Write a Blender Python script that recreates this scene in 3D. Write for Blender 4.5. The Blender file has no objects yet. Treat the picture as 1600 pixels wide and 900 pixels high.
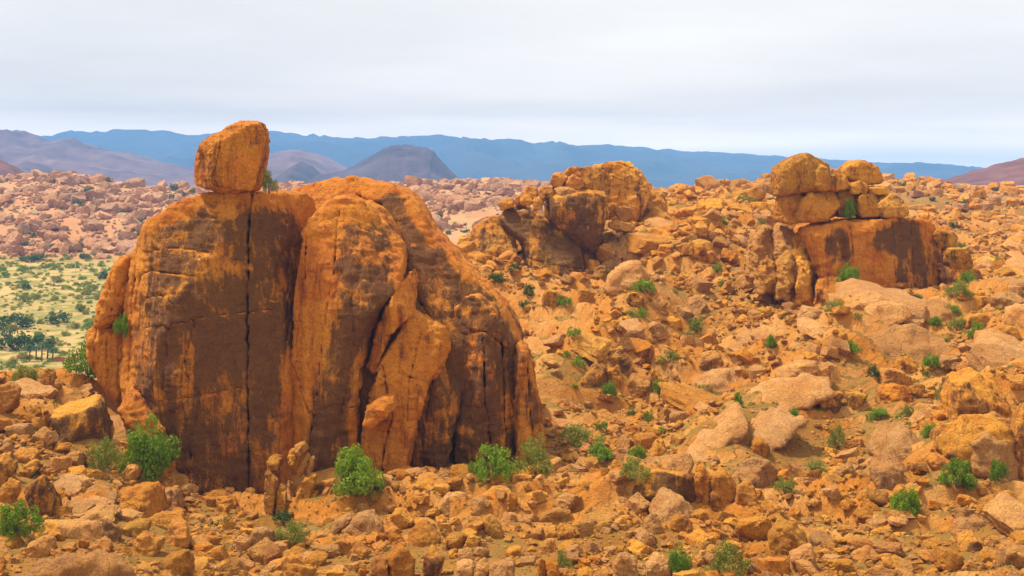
import bpy, math, random
import numpy as np
import openvdb

# ------------------------------------------------------------------ camera, sky, sun, exposure
S = bpy.context.scene
COL = S.collection
F = 1600 * 50 / 36.0            # focal length in photo pixels; horizon at photo row 300
cam = bpy.data.cameras.new("camera")
cam.lens = 50; cam.sensor_width = 36; cam.shift_y = -150 / 1600.0
cam.clip_start = 1; cam.clip_end = 60000
camo = bpy.data.objects.new("camera", cam); COL.objects.link(camo)
camo.location = (0, 0, 0); camo.rotation_euler = (math.radians(90), 0, 0)
S.camera = camo

SUN_EL, SUN_AZ = math.radians(63), math.radians(290)   # azimuth clockwise from +Y (view direction)
W = bpy.data.worlds.new("World"); S.world = W; W.use_nodes = True
nt = W.node_tree; nt.nodes.clear()
def N(t, ty, **kw):
    n = t.nodes.new(ty)
    for k, v in kw.items():
        if k.startswith("i_"):
            n.inputs[k[2:].replace("__", " ")].default_value = v
        else: setattr(n, k, v)
    return n
def mathn(t, op, a, b=None, c=None, clamp=False):
    n = t.nodes.new("ShaderNodeMath"); n.operation = op; n.use_clamp = clamp
    for i, v in enumerate((a, b, c)):
        if v is None: continue
        if isinstance(v, (int, float)): n.inputs[i].default_value = v
        else: t.links.new(v, n.inputs[i])
    return n.outputs[0]
def ramp(t, fac, stops):
    n = t.nodes.new("ShaderNodeValToRGB"); t.links.new(fac, n.inputs[0])
    el = n.color_ramp.elements
    while len(el) < len(stops): el.new(0.5)
    for e, (p, c) in zip(el, stops):
        e.position = p; e.color = (*c, 1) if len(c) == 3 else c
    return n.outputs[0]
def mixc(t, fac, a, b, blend="MIX"):
    n = t.nodes.new("ShaderNodeMix"); n.data_type = "RGBA"; n.blend_type = blend
    for sock, v in ((n.inputs[0], fac), (n.inputs[6], a), (n.inputs[7], b)):
        if isinstance(v, (int, float)): sock.default_value = v
        elif isinstance(v, tuple): sock.default_value = (*v, 1)
        else: t.links.new(v, sock)
    return n.outputs[2]

sky = N(nt, "ShaderNodeTexSky", sky_type="NISHITA", sun_disc=False)
sky.sun_elevation = SUN_EL; sky.sun_rotation = SUN_AZ; sky.altitude = 1000
tc = N(nt, "ShaderNodeTexCoord")
sep = N(nt, "ShaderNodeSeparateXYZ"); nt.links.new(tc.outputs["Generated"], sep.inputs[0])
# a cloud deck seen as a flat layer overhead: direction projected on a plane
zz = mathn(nt, "ADD", mathn(nt, "MAXIMUM", sep.outputs[2], 0.0), 0.045)
cx = mathn(nt, "DIVIDE", sep.outputs[0], zz); cy = mathn(nt, "DIVIDE", sep.outputs[1], zz)
cmb = N(nt, "ShaderNodeCombineXYZ"); nt.links.new(cx, cmb.inputs[0]); nt.links.new(cy, cmb.inputs[1])
cn = N(nt, "ShaderNodeTexNoise", i_Scale=0.22, i_Detail=6.0, i_Roughness=0.5); nt.links.new(cmb.outputs[0], cn.inputs["Vector"])
cn2 = N(nt, "ShaderNodeTexNoise", i_Scale=0.09, i_Detail=3.0); nt.links.new(cmb.outputs[0], cn2.inputs["Vector"])
cf = mathn(nt, "ADD", mathn(nt, "MULTIPLY", cn.outputs[0], 0.55), mathn(nt, "MULTIPLY", cn2.outputs[0], 0.45))
ccol = ramp(nt, cf, [(0.36, (0.60, 0.58, 0.555)), (0.5, (0.81, 0.782, 0.735)), (0.62, (0.97, 0.93, 0.87))])
skys = mixc(nt, 1.0, sky.outputs[0], (0.11, 0.11, 0.11), "MULTIPLY")
gap = ramp(nt, cn2.outputs[0], [(0.20, (0, 0, 0)), (0.34, (1, 1, 1))])
wc = mixc(nt, gap, skys, ccol)
glow = mathn(nt, "MULTIPLY_ADD", mathn(nt, "POWER", 2.718, mathn(nt, "MULTIPLY", mathn(nt, "ABSOLUTE", sep.outputs[2]), -22.0)), 1.0, 1.0)
gc = N(nt, "ShaderNodeCombineColor"); [nt.links.new(mathn(nt, "MULTIPLY_ADD", mathn(nt, "SUBTRACT", glow, 1.0), w, 1.0), gc.inputs[k]) for k, w in enumerate((2.0, 1.2, 0.35))]
wc = mixc(nt, 1.0, wc, gc.outputs[0], "MULTIPLY")
band = ramp(nt, mathn(nt, "MAXIMUM", sep.outputs[2], 0.0), [(0.0, (1.12,) * 3), (0.034, (1.16,) * 3), (0.055, (0.84,) * 3), (0.085, (0.92,) * 3), (0.14, (1.05,) * 3), (0.4, (1.0,) * 3)])
wc = mixc(nt, 1.0, wc, band, "MULTIPLY")
bg = N(nt, "ShaderNodeBackground"); nt.links.new(wc, bg.inputs[0]); bg.inputs[1].default_value = 1.0
wo = N(nt, "ShaderNodeOutputWorld"); nt.links.new(bg.outputs[0], wo.inputs[0])

sun = bpy.data.lights.new("sun", "SUN"); sun.energy = 5.0; sun.angle = math.radians(9); sun.color = (1, 0.94, 0.84)
suno = bpy.data.objects.new("sun", sun); COL.objects.link(suno)
from mathutils import Vector
sd = Vector((math.sin(SUN_AZ) * math.cos(SUN_EL), math.cos(SUN_AZ) * math.cos(SUN_EL), math.sin(SUN_EL)))
suno.rotation_euler = sd.to_track_quat("Z", "Y").to_euler(); suno.location = (0, -50, 200)
V = S.view_settings; V.view_transform = "Standard"; V.look = "None"; V.exposure = 0.32; V.gamma = 1.0
S.render.engine = "CYCLES"
S.cycles.use_denoising = True
try: S.cycles.denoiser = "OPENIMAGEDENOISE"
except Exception: pass
S.cycles.max_bounces = 5; S.cycles.diffuse_bounces = 2; S.cycles.transparent_max_bounces = 6; S.cycles.volume_bounces = 2

# ------------------------------------------------------------------ helpers
rng = np.random.default_rng(7)
TAB = np.random.default_rng(3).random((64, 64, 64)).astype(np.float32)
def vnoise(p):
    p = np.asarray(p, np.float32); f = np.floor(p); i = f.astype(np.int32); t = p - f; t = t * t * (3 - 2 * t)
    i0 = i & 63; i1 = (i + 1) & 63
    x0, y0, z0 = i0[..., 0], i0[..., 1], i0[..., 2]; x1, y1, z1 = i1[..., 0], i1[..., 1], i1[..., 2]
    tx, ty, tz = t[..., 0], t[..., 1], t[..., 2]
    a = TAB[x0, y0, z0] * (1 - tx) + TAB[x1, y0, z0] * tx
    b = TAB[x0, y1, z0] * (1 - tx) + TAB[x1, y1, z0] * tx
    c = TAB[x0, y0, z1] * (1 - tx) + TAB[x1, y0, z1] * tx
    d = TAB[x0, y1, z1] * (1 - tx) + TAB[x1, y1, z1] * tx
    return (a * (1 - ty) + b * ty) * (1 - tz) + (c * (1 - ty) + d * ty) * tz
def fbm(p, octv=4, gain=0.5, ridged=False):
    s = 0; a = 1.0; tot = 0
    for k in range(octv):
        n = vnoise(p * (2.03 ** k) + 17.3 * k)
        if ridged: n = 1 - abs(2 * n - 1)
        s = s + a * n; tot += a; a *= gain
    return s / tot * 2 - 1            # -1..1
def sstep(a, b, x):
    t = np.clip((x - a) / (b - a), 0, 1); return t * t * (3 - 2 * t)
def P(x, y, D): return Vector(((x - 800) / F * D, D, -(y - 300) / F * D))

def mesh_obj(name, verts, faces, mat, smooth=True, attrs=None, loc=None, parent=None):
    verts = np.asarray(verts, np.float32)
    if loc is not None: verts = verts - np.asarray(loc, np.float32)
    me = bpy.data.meshes.new(name)
    faces = np.asarray(faces, np.int32); nf, k = faces.shape
    me.vertices.add(len(verts)); me.vertices.foreach_set("co", verts.ravel())
    me.loops.add(nf * k); me.loops.foreach_set("vertex_index", faces.ravel())
    me.polygons.add(nf); me.polygons.foreach_set("loop_start", np.arange(0, nf * k, k, dtype=np.int32))
    me.polygons.foreach_set("use_smooth", np.full(nf, smooth))
    me.update(calc_edges=True)
    for an, av in (attrs or {}).items():
        a = me.attributes.new(an, "FLOAT", "POINT"); a.data.foreach_set("value", np.asarray(av, np.float32))
    if mat: me.materials.append(mat)
    o = bpy.data.objects.new(name, me); COL.objects.link(o)
    if loc is not None: o.location = tuple(float(v) for v in loc)
    if parent is not None:
        o.parent = parent
        if loc is not None: o.location = Vector(o.location) - parent.location
    return o
def tag(o, label, cat, group=None):
    o["label"] = label; o["category"] = cat
    if group: o["group"] = group
    return o
def empty(name, loc):
    o = bpy.data.objects.new(name, None); o.empty_display_size = 0.5; COL.objects.link(o); o.location = loc; return o

# ------------------------------------------------------------------ materials
def base_mat(name, rough=0.9, spec=0.25):
    m = bpy.data.materials.new(name); m.use_nodes = True; t = m.node_tree
    b = t.nodes["Principled BSDF"]; b.inputs["Roughness"].default_value = rough
    b.inputs["Specular IOR Level"].default_value = spec
    return m, t, b
def rock_mat(name, c1, c2, red, dark, pat_bias=0.0, scale=1.0, bump=1.0, vary=0.3, alt=(0.50, 0.25, 0.095), alt_amt=0.6, midw=1.0):
    m, t, b = base_mat(name); L = t.links.new
    g = N(t, "ShaderNodeNewGeometry"); pos = g.outputs["Position"]
    def noise(sc, det, rough=0.55, vec=None, dist=0.0):
        n = N(t, "ShaderNodeTexNoise", i_Scale=sc, i_Detail=det, i_Roughness=rough, i_Distortion=dist)
        L(vec if vec else pos, n.inputs["Vector"]); return n.outputs[0]
    mp = N(t, "ShaderNodeMapping"); L(pos, mp.inputs[0]); mp.inputs["Scale"].default_value = (1, 1, 0.13)
    streak = noise(0.55 * scale, 6, 0.65, mp.outputs[0], 0.4)
    big = noise(0.14 * scale, 5)
    col = mixc(t, ramp(t, big, [(0.36, (0, 0, 0)), (0.64, (1, 1, 1))]), c1, c2)
    col = mixc(t, mathn(t, "MULTIPLY", ramp(t, streak, [(0.5, (0, 0, 0)), (0.68, (1, 1, 1))]), 0.7), col, red)
    mid = noise(0.9 * scale, 7, 0.65)
    # desert varnish: brown film in patches and runs
    at = N(t, "ShaderNodeAttribute", attribute_name="patina")
    pv = mathn(t, "ADD", at.outputs["Fac"], pat_bias)
    mp2 = N(t, "ShaderNodeMapping"); L(pos, mp2.inputs[0]); mp2.inputs["Scale"].default_value = (1, 1, 0.07)
    thin = noise(2.2 * scale, 5, 0.7, mp2.outputs[0], 0.2); grain = noise(3.2 * scale, 8, 0.8)
    pn = mathn(t, "ADD", mathn(t, "MULTIPLY", streak, 0.38), mathn(t, "MULTIPLY", mid, 0.22))
    pn = mathn(t, "ADD", pn, mathn(t, "ADD", mathn(t, "MULTIPLY", thin, 0.24), mathn(t, "MULTIPLY", grain, 0.16)))
    pm = mathn(t, "MULTIPLY_ADD", mathn(t, "ADD", pv, mathn(t, "MULTIPLY_ADD", pn, 4.6, -2.62)), 2.6, 0.0, clamp=True)
    col = mixc(t, mathn(t, "MULTIPLY", pm, 0.88), col, dark)
    oi = N(t, "ShaderNodeObjectInfo")
    f = mathn(t, "MULTIPLY_ADD", oi.outputs["Random"], vary, 1 - vary * 0.55)
    rnd2 = mathn(t, "FRACT", mathn(t, "MULTIPLY", oi.outputs["Random"], 7.31))
    col = mixc(t, mathn(t, "MULTIPLY", ramp(t, rnd2, [(0.45, (0, 0, 0)), (1.0, (1, 1, 1))]), alt_amt), col, alt)
    fine = noise(5.0 * scale, 8, 0.75)
    f2 = mathn(t, "MULTIPLY", f, ramp(t, fine, [(0.3, (0.60,) * 3), (0.7, (1.28,) * 3)]))
    f3 = mathn(t, "MULTIPLY", f2, ramp(t, mid, [(0.3, (0.82,) * 3), (0.68, (1.14,) * 3)]))
    cc = N(t, "ShaderNodeCombineColor"); [L(f3, cc.inputs[k]) for k in range(3)]
    col = mixc(t, 1.0, col, cc.outputs[0], "MULTIPLY")
    L(col, b.inputs["Base Color"])
    vo = N(t, "ShaderNodeTexVoronoi", feature="DISTANCE_TO_EDGE", i_Scale=0.42 * scale)
    wv = N(t, "ShaderNodeVectorMath", operation="ADD")
    nv = N(t, "ShaderNodeTexNoise", i_Scale=0.5 * scale, i_Detail=4.0); L(pos, nv.inputs["Vector"])
    sc = N(t, "ShaderNodeVectorMath", operation="SCALE"); L(nv.outputs["Color"], sc.inputs[0]); sc.inputs["Scale"].default_value = 2.2 / scale
    L(pos, wv.inputs[0]); L(sc.outputs[0], wv.inputs[1]); L(wv.outputs[0], vo.inputs["Vector"])
    crack = ramp(t, vo.outputs["Distance"], [(0.0, (0, 0, 0)), (0.035, (1, 1, 1))])
    h = mathn(t, "ADD", mathn(t, "MULTIPLY", mid, midw), mathn(t, "ADD", mathn(t, "MULTIPLY", fine, 0.6), mathn(t, "MULTIPLY", thin, 0.45)))
    h = mathn(t, "ADD", h, mathn(t, "MULTIPLY", crack, 0.22))
    bp = N(t, "ShaderNodeBump"); bp.inputs["Strength"].default_value = bump; bp.inputs["Distance"].default_value = 0.6 / scale
    L(h, bp.inputs["Height"]); L(bp.outputs[0], b.inputs["Normal"])
    return m
DARK = (0.105, 0.043, 0.011)
M_ROCK = rock_mat("orange_granite", (0.62, 0.21, 0.010), (0.74, 0.335, 0.036), (0.50, 0.12, 0.009), DARK, pat_bias=0.16, vary=0.4)
M_MONO = rock_mat("varnished_granite", (0.56, 0.165, 0.008), (0.64, 0.235, 0.016), (0.48, 0.085, 0.008), DARK, vary=0.05, pat_bias=0.17, alt_amt=0.0, bump=0.8, midw=0.45)
M_SLAB = rock_mat("pale_granite", (0.60, 0.255, 0.058), (0.68, 0.33, 0.095), (0.52, 0.18, 0.03), (0.20, 0.09, 0.03), pat_bias=-0.02, vary=0.3, alt_amt=0.35, midw=0.7)
M_FAR = rock_mat("pink_granite", (0.60, 0.265, 0.105), (0.68, 0.35, 0.165), (0.38, 0.14, 0.06), (0.22, 0.10, 0.06), pat_bias=-0.25, scale=0.25, alt=(0.60, 0.33, 0.18), vary=0.45)

def ground_mat():
    m, t, b = base_mat("dry_ground", 0.95, 0.1); L = t.links.new
    pos = N(t, "ShaderNodeNewGeometry").outputs["Position"]
    def noise(sc, det, rough=0.6):
        n = N(t, "ShaderNodeTexNoise", i_Scale=sc, i_Detail=det, i_Roughness=rough); L(pos, n.inputs["Vector"]); return n.outputs[0]
    a, bn, fine, big = noise(0.12, 6), noise(0.7, 6), noise(4, 6, 0.7), noise(0.018, 5)
    soil = mixc(t, ramp(t, a, [(0.35, (0, 0, 0)), (0.65, (1, 1, 1))]), (0.25, 0.105, 0.016), (0.36, 0.17, 0.036))
    gr = ramp(t, mathn(t, "MULTIPLY_ADD", bn, 0.6, mathn(t, "MULTIPLY", a, 0.45)), [(0.50, (0, 0, 0)), (0.60, (1, 1, 1))])
    soil = mixc(t, mathn(t, "MULTIPLY", gr, 0.65), soil, (0.16, 0.125, 0.024))
    pl = N(t, "ShaderNodeAttribute", attribute_name="plain").outputs["Fac"]
    fld = mixc(t, ramp(t, big, [(0.40, (0, 0, 0)), (0.58, (1, 1, 1))]), (0.52, 0.335, 0.125), (0.40, 0.275, 0.09))
    fld = mixc(t, ramp(t, a, [(0.45, (0, 0, 0)), (0.58, (0.85,) * 3)]), fld, (0.20, 0.19, 0.042))
    nz = N(t, "ShaderNodeSeparateXYZ"); L(N(t, "ShaderNodeNewGeometry").outputs["True Normal"], nz.inputs[0])
    stp = ramp(t, mathn(t, "ADD", nz.outputs[2], mathn(t, "MULTIPLY_ADD", bn, 0.3, -0.15)), [(0.72, (1, 1, 1)), (0.86, (0, 0, 0))])
    rk = mixc(t, ramp(t, a, [(0.4, (0, 0, 0)), (0.6, (1, 1, 1))]), (0.46, 0.165, 0.02), (0.52, 0.24, 0.06))
    soil = mixc(t, stp, soil, rk)
    col = mixc(t, pl, soil, fld)
    fh = N(t, "ShaderNodeAttribute", attribute_name="farhill").outputs["Fac"]
    hill = mixc(t, ramp(t, big, [(0.38, (0, 0, 0)), (0.62, (1, 1, 1))]), (0.46, 0.20, 0.08), (0.54, 0.28, 0.12))
    hill = mixc(t, ramp(t, a, [(0.52, (0, 0, 0)), (0.62, (0.8,) * 3)]), hill, (0.25, 0.2, 0.08))
    col = mixc(t, fh, col, hill)
    col = mixc(t, 1.0, col, ramp(t, fine, [(0.3, (0.75,) * 3), (0.7, (1.15,) * 3)]), "MULTIPLY")
    L(col, b.inputs["Base Color"])
    bp = N(t, "ShaderNodeBump"); bp.inputs["Strength"].default_value = 0.9; bp.inputs["Distance"].default_value = 0.5
    L(mathn(t, "ADD", bn, mathn(t, "MULTIPLY", fine, 0.4)), bp.inputs["Height"]); L(bp.outputs[0], b.inputs["Normal"])
    return m
M_GROUND = ground_mat()

def mtn_mat(name, c1, c2, sc):
    m, t, b = base_mat(name, 0.95, 0.1); L = t.links.new
    pos = N(t, "ShaderNodeNewGeometry").outputs["Position"]
    n = N(t, "ShaderNodeTexNoise", i_Scale=sc, i_Detail=8.0, i_Roughness=0.65); L(pos, n.inputs["Vector"])
    L(ramp(t, n.outputs[0], [(0.35, c1), (0.65, c2)]), b.inputs["Base Color"]); return m

def leaf_mat(name, c1, c2):
    m, t, b = base_mat(name, 0.6, 0.2); L = t.links.new
    at = N(t, "ShaderNodeAttribute", attribute_name="tone").outputs["Fac"]
    oi = N(t, "ShaderNodeObjectInfo").outputs["Random"]
    f = mathn(t, "ADD", mathn(t, "MULTIPLY", at, 0.6), mathn(t, "MULTIPLY", oi, 0.4))
    col = mixc(t, f, c1, c2); L(col, b.inputs["Base Color"])
    tr = N(t, "ShaderNodeBsdfTranslucent"); L(col, tr.inputs[0])
    mx = N(t, "ShaderNodeMixShader"); mx.inputs[0].default_value = 0.3
    L(b.outputs[0], mx.inputs[1]); L(tr.outputs[0], mx.inputs[2]); L(mx.outputs[0], t.nodes["Material Output"].inputs[0])
    return m
M_LEAF = leaf_mat("bright_leaf", (0.075, 0.15, 0.005), (0.27, 0.38, 0.013))
M_LEAFD = leaf_mat("dark_leaf", (0.028, 0.075, 0.016), (0.075, 0.13, 0.022))
M_LEAFO = leaf_mat("olive_leaf", (0.15, 0.175, 0.018), (0.30, 0.30, 0.035))
def plain_mat(name, c, rough=0.9):
    m, t, b = base_mat(name, rough); pos = N(t, "ShaderNodeNewGeometry").outputs["Position"]
    n = N(t, "ShaderNodeTexNoise", i_Scale=3.0, i_Detail=6.0); t.links.new(pos, n.inputs["Vector"])
    t.links.new(ramp(t, n.outputs[0], [(0.3, tuple(v * 0.7 for v in c)), (0.7, tuple(min(1, v * 1.2) for v in c))]), b.inputs["Base Color"]); return m
M_STEM = plain_mat("grey_bark", (0.16, 0.11, 0.07))
M_ADOBE = plain_mat("red_adobe", (0.42, 0.15, 0.07))
M_PALE = plain_mat("pale_concrete", (0.6, 0.56, 0.5))

# ------------------------------------------------------------------ terrain
# per photo column: (distance, photo row) of the ground surface
TC = {
 -500: [(100, 880), (120, 770), (140, 650), (155, 600), (175, 610), (250, 655), (444, 600), (513, 560), (600, 500), (700, 450), (810, 410), (900, 372), (1000, 335), (1150, 296), (1300, 268), (1700, 290)],
 0:    [(100, 900), (120, 780), (140, 660), (155, 605), (175, 618), (250, 655), (444, 600), (513, 560), (600, 500), (700, 450), (810, 410), (900, 375), (1000, 340), (1150, 303), (1300, 283), (1700, 300)],
 110:  [(100, 893), (120, 790), (140, 672), (155, 618), (175, 628), (250, 655), (444, 600), (513, 560), (600, 500), (700, 450), (810, 410), (900, 372), (1000, 336), (1150, 297), (1300, 274), (1700, 300)],
 200:  [(100, 895), (120, 805), (140, 715), (152, 668), (170, 650), (250, 655), (444, 600), (513, 560), (600, 500), (700, 450), (810, 410), (900, 378), (1000, 345), (1150, 312), (1300, 297), (1700, 303)],
 290:  [(100, 905), (120, 845), (140, 785), (155, 745), (175, 705), (250, 655), (444, 600), (513, 560), (600, 500), (700, 450), (810, 410), (900, 380), (1000, 350), (1150, 315), (1300, 297), (1700, 303)],
 420:  [(108, 905), (120, 860), (138, 803), (155, 755), (175, 705), (250, 640), (444, 590), (513, 560), (600, 500), (700, 450), (810, 410), (900, 380), (1000, 352), (1150, 318), (1300, 299), (1700, 305)],
 560:  [(108, 905), (120, 850), (138, 775), (155, 725), (175, 680), (250, 560), (444, 560), (513, 530), (600, 490), (700, 440), (810, 400), (900, 370), (1000, 345), (1150, 312), (1300, 296), (1700, 305)],
 700:  [(106, 905), (120, 840), (138, 765), (155, 712), (175, 655), (250, 440), (330, 430), (513, 480), (600, 450), (700, 410), (810, 375), (900, 350), (1000, 328), (1150, 305), (1300, 289), (1700, 303)],
 850:  [(105, 905), (120, 840), (138, 762), (155, 702), (175, 640), (200, 585), (230, 515), (250, 460), (262, 437), (274, 400), (284, 372), (300, 372), (350, 372), (420, 340), (600, 380), (810, 370), (1000, 325), (1300, 294), (1700, 303)],
 780: [(105, 905), (120, 840), (138, 762), (155, 705), (175, 645), (200, 588), (230, 505), (248, 446), (260, 420), (272, 385), (285, 376), (330, 420), (513, 470), (600, 430), (700, 395), (810, 372), (900, 350), (1000, 328), (1150, 305), (1300, 289), (1700, 303)],
 930: [(105, 905), (120, 838), (138, 764), (155, 706), (175, 645), (200, 585), (230, 505), (250, 452), (264, 422), (278, 362), (290, 316), (305, 305), (350, 325), (420, 316), (600, 345), (810, 350), (1000, 322), (1300, 300), (1700, 303)],
 1060: [(105, 905), (120, 838), (138, 766), (155, 708), (175, 650), (200, 583), (235, 482), (262, 425), (280, 395), (300, 362), (330, 340), (360, 328), (420, 306), (600, 325), (900, 322), (1300, 303), (1700, 303)],
 1000: [(105, 905), (120, 838), (138, 765), (155, 708), (175, 650), (200, 585), (235, 488), (262, 425), (280, 378), (292, 332), (305, 318), (350, 330), (420, 312), (600, 330), (900, 325), (1300, 303), (1700, 303)],
 1200: [(105, 905), (120, 845), (138, 770), (155, 708), (175, 640), (192, 560), (205, 492), (216, 460), (245, 440), (280, 405), (330, 350), (400, 312), (470, 292), (900, 315), (1300, 303), (1700, 303)],
 1400: [(103, 905), (115, 850), (130, 785), (145, 710), (160, 640), (175, 575), (190, 515), (205, 482), (225, 470), (270, 440), (330, 400), (430, 347), (560, 306), (720, 276), (1000, 304), (1700, 304)],
 1490: [(102, 905), (114, 850), (128, 782), (142, 705), (157, 630), (171, 562), (187, 503), (205, 472), (230, 464), (285, 435), (365, 392), (490, 340), (600, 312), (720, 292), (1000, 304), (1700, 304)],
 1600: [(100, 905), (112, 850), (126, 780), (140, 700), (154, 620), (168, 550), (185, 490), (205, 462), (235, 458), (300, 430), (400, 380), (550, 328), (720, 299), (1000, 303), (1700, 304)],
 2100: [(100, 905), (112, 840), (126, 760), (140, 680), (154, 600), (168, 530), (185, 470), (205, 440), (235, 430), (300, 400), (400, 350), (550, 310), (720, 285), (1000, 303), (1700, 304)],
}
NU = 490
U0, U1, D0, D1 = -0.62, 0.62, 30.0, 16000.0
us = np.linspace(U0, U1, NU)
ld = np.concatenate([np.linspace(math.log(D0), math.log(95), 30)[:-1], np.linspace(math.log(95), math.log(460), 420)[:-1], np.linspace(math.log(460), math.log(1500), 110), np.linspace(math.log(1500), math.log(D1), 31)[1:]])
Ds = np.exp(ld); ND = len(Ds)
cols = sorted(TC); Zc = []
for c in cols:
    d = np.array([p[0] for p in TC[c]], float); y = np.array([p[1] for p in TC[c]], float)
    z = -(y - 300) / F * d
    d = np.concatenate([[20], d, [3000, 20000]]); z = np.concatenate([[z[0] - 0.5], z, [-40, -60]])
    Zc.append(np.interp(ld, np.log(d), z))
Zc = np.array(Zc); uc = (np.array(cols) - 800) / F
Z = np.array([np.interp(us, uc, Zc[:, j]) for j in range(ND)])     # [D,u]
def blur(a, n, ax):
    k = np.hanning(2 * n + 3)[1:-1]; k /= k.sum()
    return np.apply_along_axis(lambda v: np.convolve(np.pad(v, n, mode="edge"), k, "valid"), ax, a)
Z = blur(blur(Z, 9, 0), 16, 1)
DD, UU = np.meshgrid(Ds, us, indexing="ij"); XX = UU * DD
near = sstep(1500, 900, DD)
plain = sstep(400, 455, DD) * sstep(850, 790, DD) * sstep(-0.165, -0.2, UU)
farhill = sstep(480, 800, DD) * (1 - plain)
p3 = np.stack([XX, DD, np.zeros_like(DD)], -1)
ledge = fbm(p3 / 14.0 + 77, 4, 0.5, True); big = fbm(p3 / 22.0, 4); sm = fbm(p3 / 5.0 + 31, 3); hillr = fbm(p3 / 90.0 + 9, 6, 0.55, True)
rough = (1 - plain * 0.93) * near
# broken bedrock steps that follow the slope in patches
tt_ = (DD + 0.35 * XX + 9 * fbm(p3 / 18.0 + 3, 3)) / (7.0 + 0 * DD); fr = tt_ - np.floor(tt_)
terr = 2.3 * (sstep(0, 0.16, fr) - fr) * sstep(-0.12, 0.22, fbm(p3 / 30.0 + 55, 3)) * sstep(108, 125, DD)
tt2 = (DD - 0.5 * XX + 5 * fbm(p3 / 9.0 + 23, 3)) / 3.1; fr2 = tt2 - np.floor(tt2)
def spur(x0, d0, x1, d1, hgt, wid):
    ax, ay, bx, by = (x0 - 800) / F * d0, d0, (x1 - 800) / F * d1, d1; ex, ey = bx - ax, by - ay
    k_ = np.clip(((XX - ax) * ex + (DD - ay) * ey) / (ex * ex + ey * ey), 0, 1)
    return 1.5 * hgt * np.exp(-((XX - ax - k_ * ex) ** 2 + (DD - ay - k_ * ey) ** 2) / wid ** 2)
terr = terr + spur(1120, 150, 1330, 180, 3.2, 7) + spur(895, 186, 1030, 222, 3.0, 6) + spur(1010, 205, 1130, 235, 2.5, 7) + spur(1450, 135, 1600, 150, 2.5, 7) + spur(960, 128, 1140, 140, 1.6, 5) + spur(1060, 252, 1180, 300, 3.5, 9) - spur(850, 168, 1010, 180, 2.0, 6)
terr = terr + 3.0 * fbm(p3 / 34.0 + 91, 3, 0.5, True) * sstep(150, 185, DD)
terr = terr + 0.8 * (sstep(0, 0.2, fr2) - fr2) * sstep(-0.1, 0.2, fbm(p3 / 16.0 + 5, 3))
Z = Z + rough * (1 - farhill) * (big * 1.3 * sstep(95, 130, DD) + sm * 0.45 + ledge * 1.2 * sstep(140, 190, DD) + terr) + farhill * rough * (hillr * 9.0 + sm * 1.2) * sstep(820, 950, DD)
def terr_z(x, d):
    u = np.clip((np.asarray(x) / np.asarray(d) - U0) / (U1 - U0) * (NU - 1), 0, NU - 1.001)
    r = np.clip(np.interp(np.log(d), ld, np.arange(ND)), 0, ND - 1.001)
    i = r.astype(int); j = u.astype(int); a = r - i; b = u - j
    return (Z[i, j] * (1 - b) + Z[i, j + 1] * b) * (1 - a) + (Z[i + 1, j] * (1 - b) + Z[i + 1, j + 1] * b) * a
YP = 300 - Z / DD * F
def ground_D(x, y, dmin=90, dmax=1500):
    """distance at which the sight line through photo point (x, y) meets the ground"""
    j = int(np.clip(round(((x - 800) / F - U0) / (U1 - U0) * (NU - 1)), 0, NU - 1))
    ok = np.nonzero((YP[:, j] <= y) & (Ds >= dmin))[0]
    return float(Ds[ok[0]]) if len(ok) and Ds[ok[0]] < dmax else None
ii = np.arange(ND * NU).reshape(ND, NU)
gq = np.stack([ii[:-1, :-1], ii[:-1, 1:], ii[1:, 1:], ii[1:, :-1]], -1).reshape(-1, 4)
gv = np.stack([XX, DD, Z], -1).reshape(-1, 3)
g = mesh_obj("ground", gv, gq, M_GROUND, attrs={"plain": plain.ravel(), "farhill": farhill.ravel()})
g["kind"] = "structure"

# ------------------------------------------------------------------ far ranges (fade through the haze)
def mountain(name, prof, D, front, back, base_y, rough, mat, seed, nx=260):
    xs = np.array([p[0] for p in prof], float); ys = np.array([p[1] for p in prof], float)
    px = np.linspace(xs[0], xs[-1], nx); py = np.interp(px, xs, ys)
    crest = -(py - 300) / F * D; X = (px - 800) / F * D
    zb = -(base_y - 300) / F * (D - front)
    edge = np.clip(np.minimum(px - xs[0], xs[-1] - px) / 60.0, 0, 1)
    ny = 70; tt = np.concatenate([np.linspace(-1, 0, ny // 2 + 15)[:-1], np.linspace(0, 1, ny // 2 - 15)])
    V_ = []
    for t in tt:
        y = D + (front if t < 0 else back) * t
        prof_t = (1 - abs(t)) ** (1.35 if t < 0 else 1.0)
        pp = np.stack([X, np.full_like(X, y), np.full_like(X, seed * 7.7)], -1)
        r = fbm(pp / (D * 0.055), 6, 0.55, True); gl = fbm(pp / (D * 0.16) + 5, 3)
        hgt = (crest - zb)
        z = zb + hgt * prof_t + hgt * rough * (r * 0.5 + gl * 0.5) * (1 - prof_t ** 3) * min(1, (1 - abs(t)) * 4) + hgt * 0.11 * fbm(pp / (D * 0.02) + 3, 4, 0.55, True) * min(1, (1 - abs(t)) * 4)
        V_.append(np.stack([X * (y / D) ** 0.5, np.full_like(X, y), z], -1))
    V_ = np.array(V_); k = len(tt); ii = np.arange(k * nx).reshape(k, nx)
    q = np.stack([ii[:-1, :-1], ii[:-1, 1:], ii[1:, 1:], ii[1:, :-1]], -1).reshape(-1, 4)
    o = mesh_obj(name, V_.reshape(-1, 3), q, mat); o["kind"] = "structure"; return o
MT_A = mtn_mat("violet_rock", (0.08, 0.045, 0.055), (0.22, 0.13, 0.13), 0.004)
MT_B = mtn_mat("mesa_rock", (0.045, 0.028, 0.04), (0.11, 0.07, 0.08), 0.006)
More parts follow.
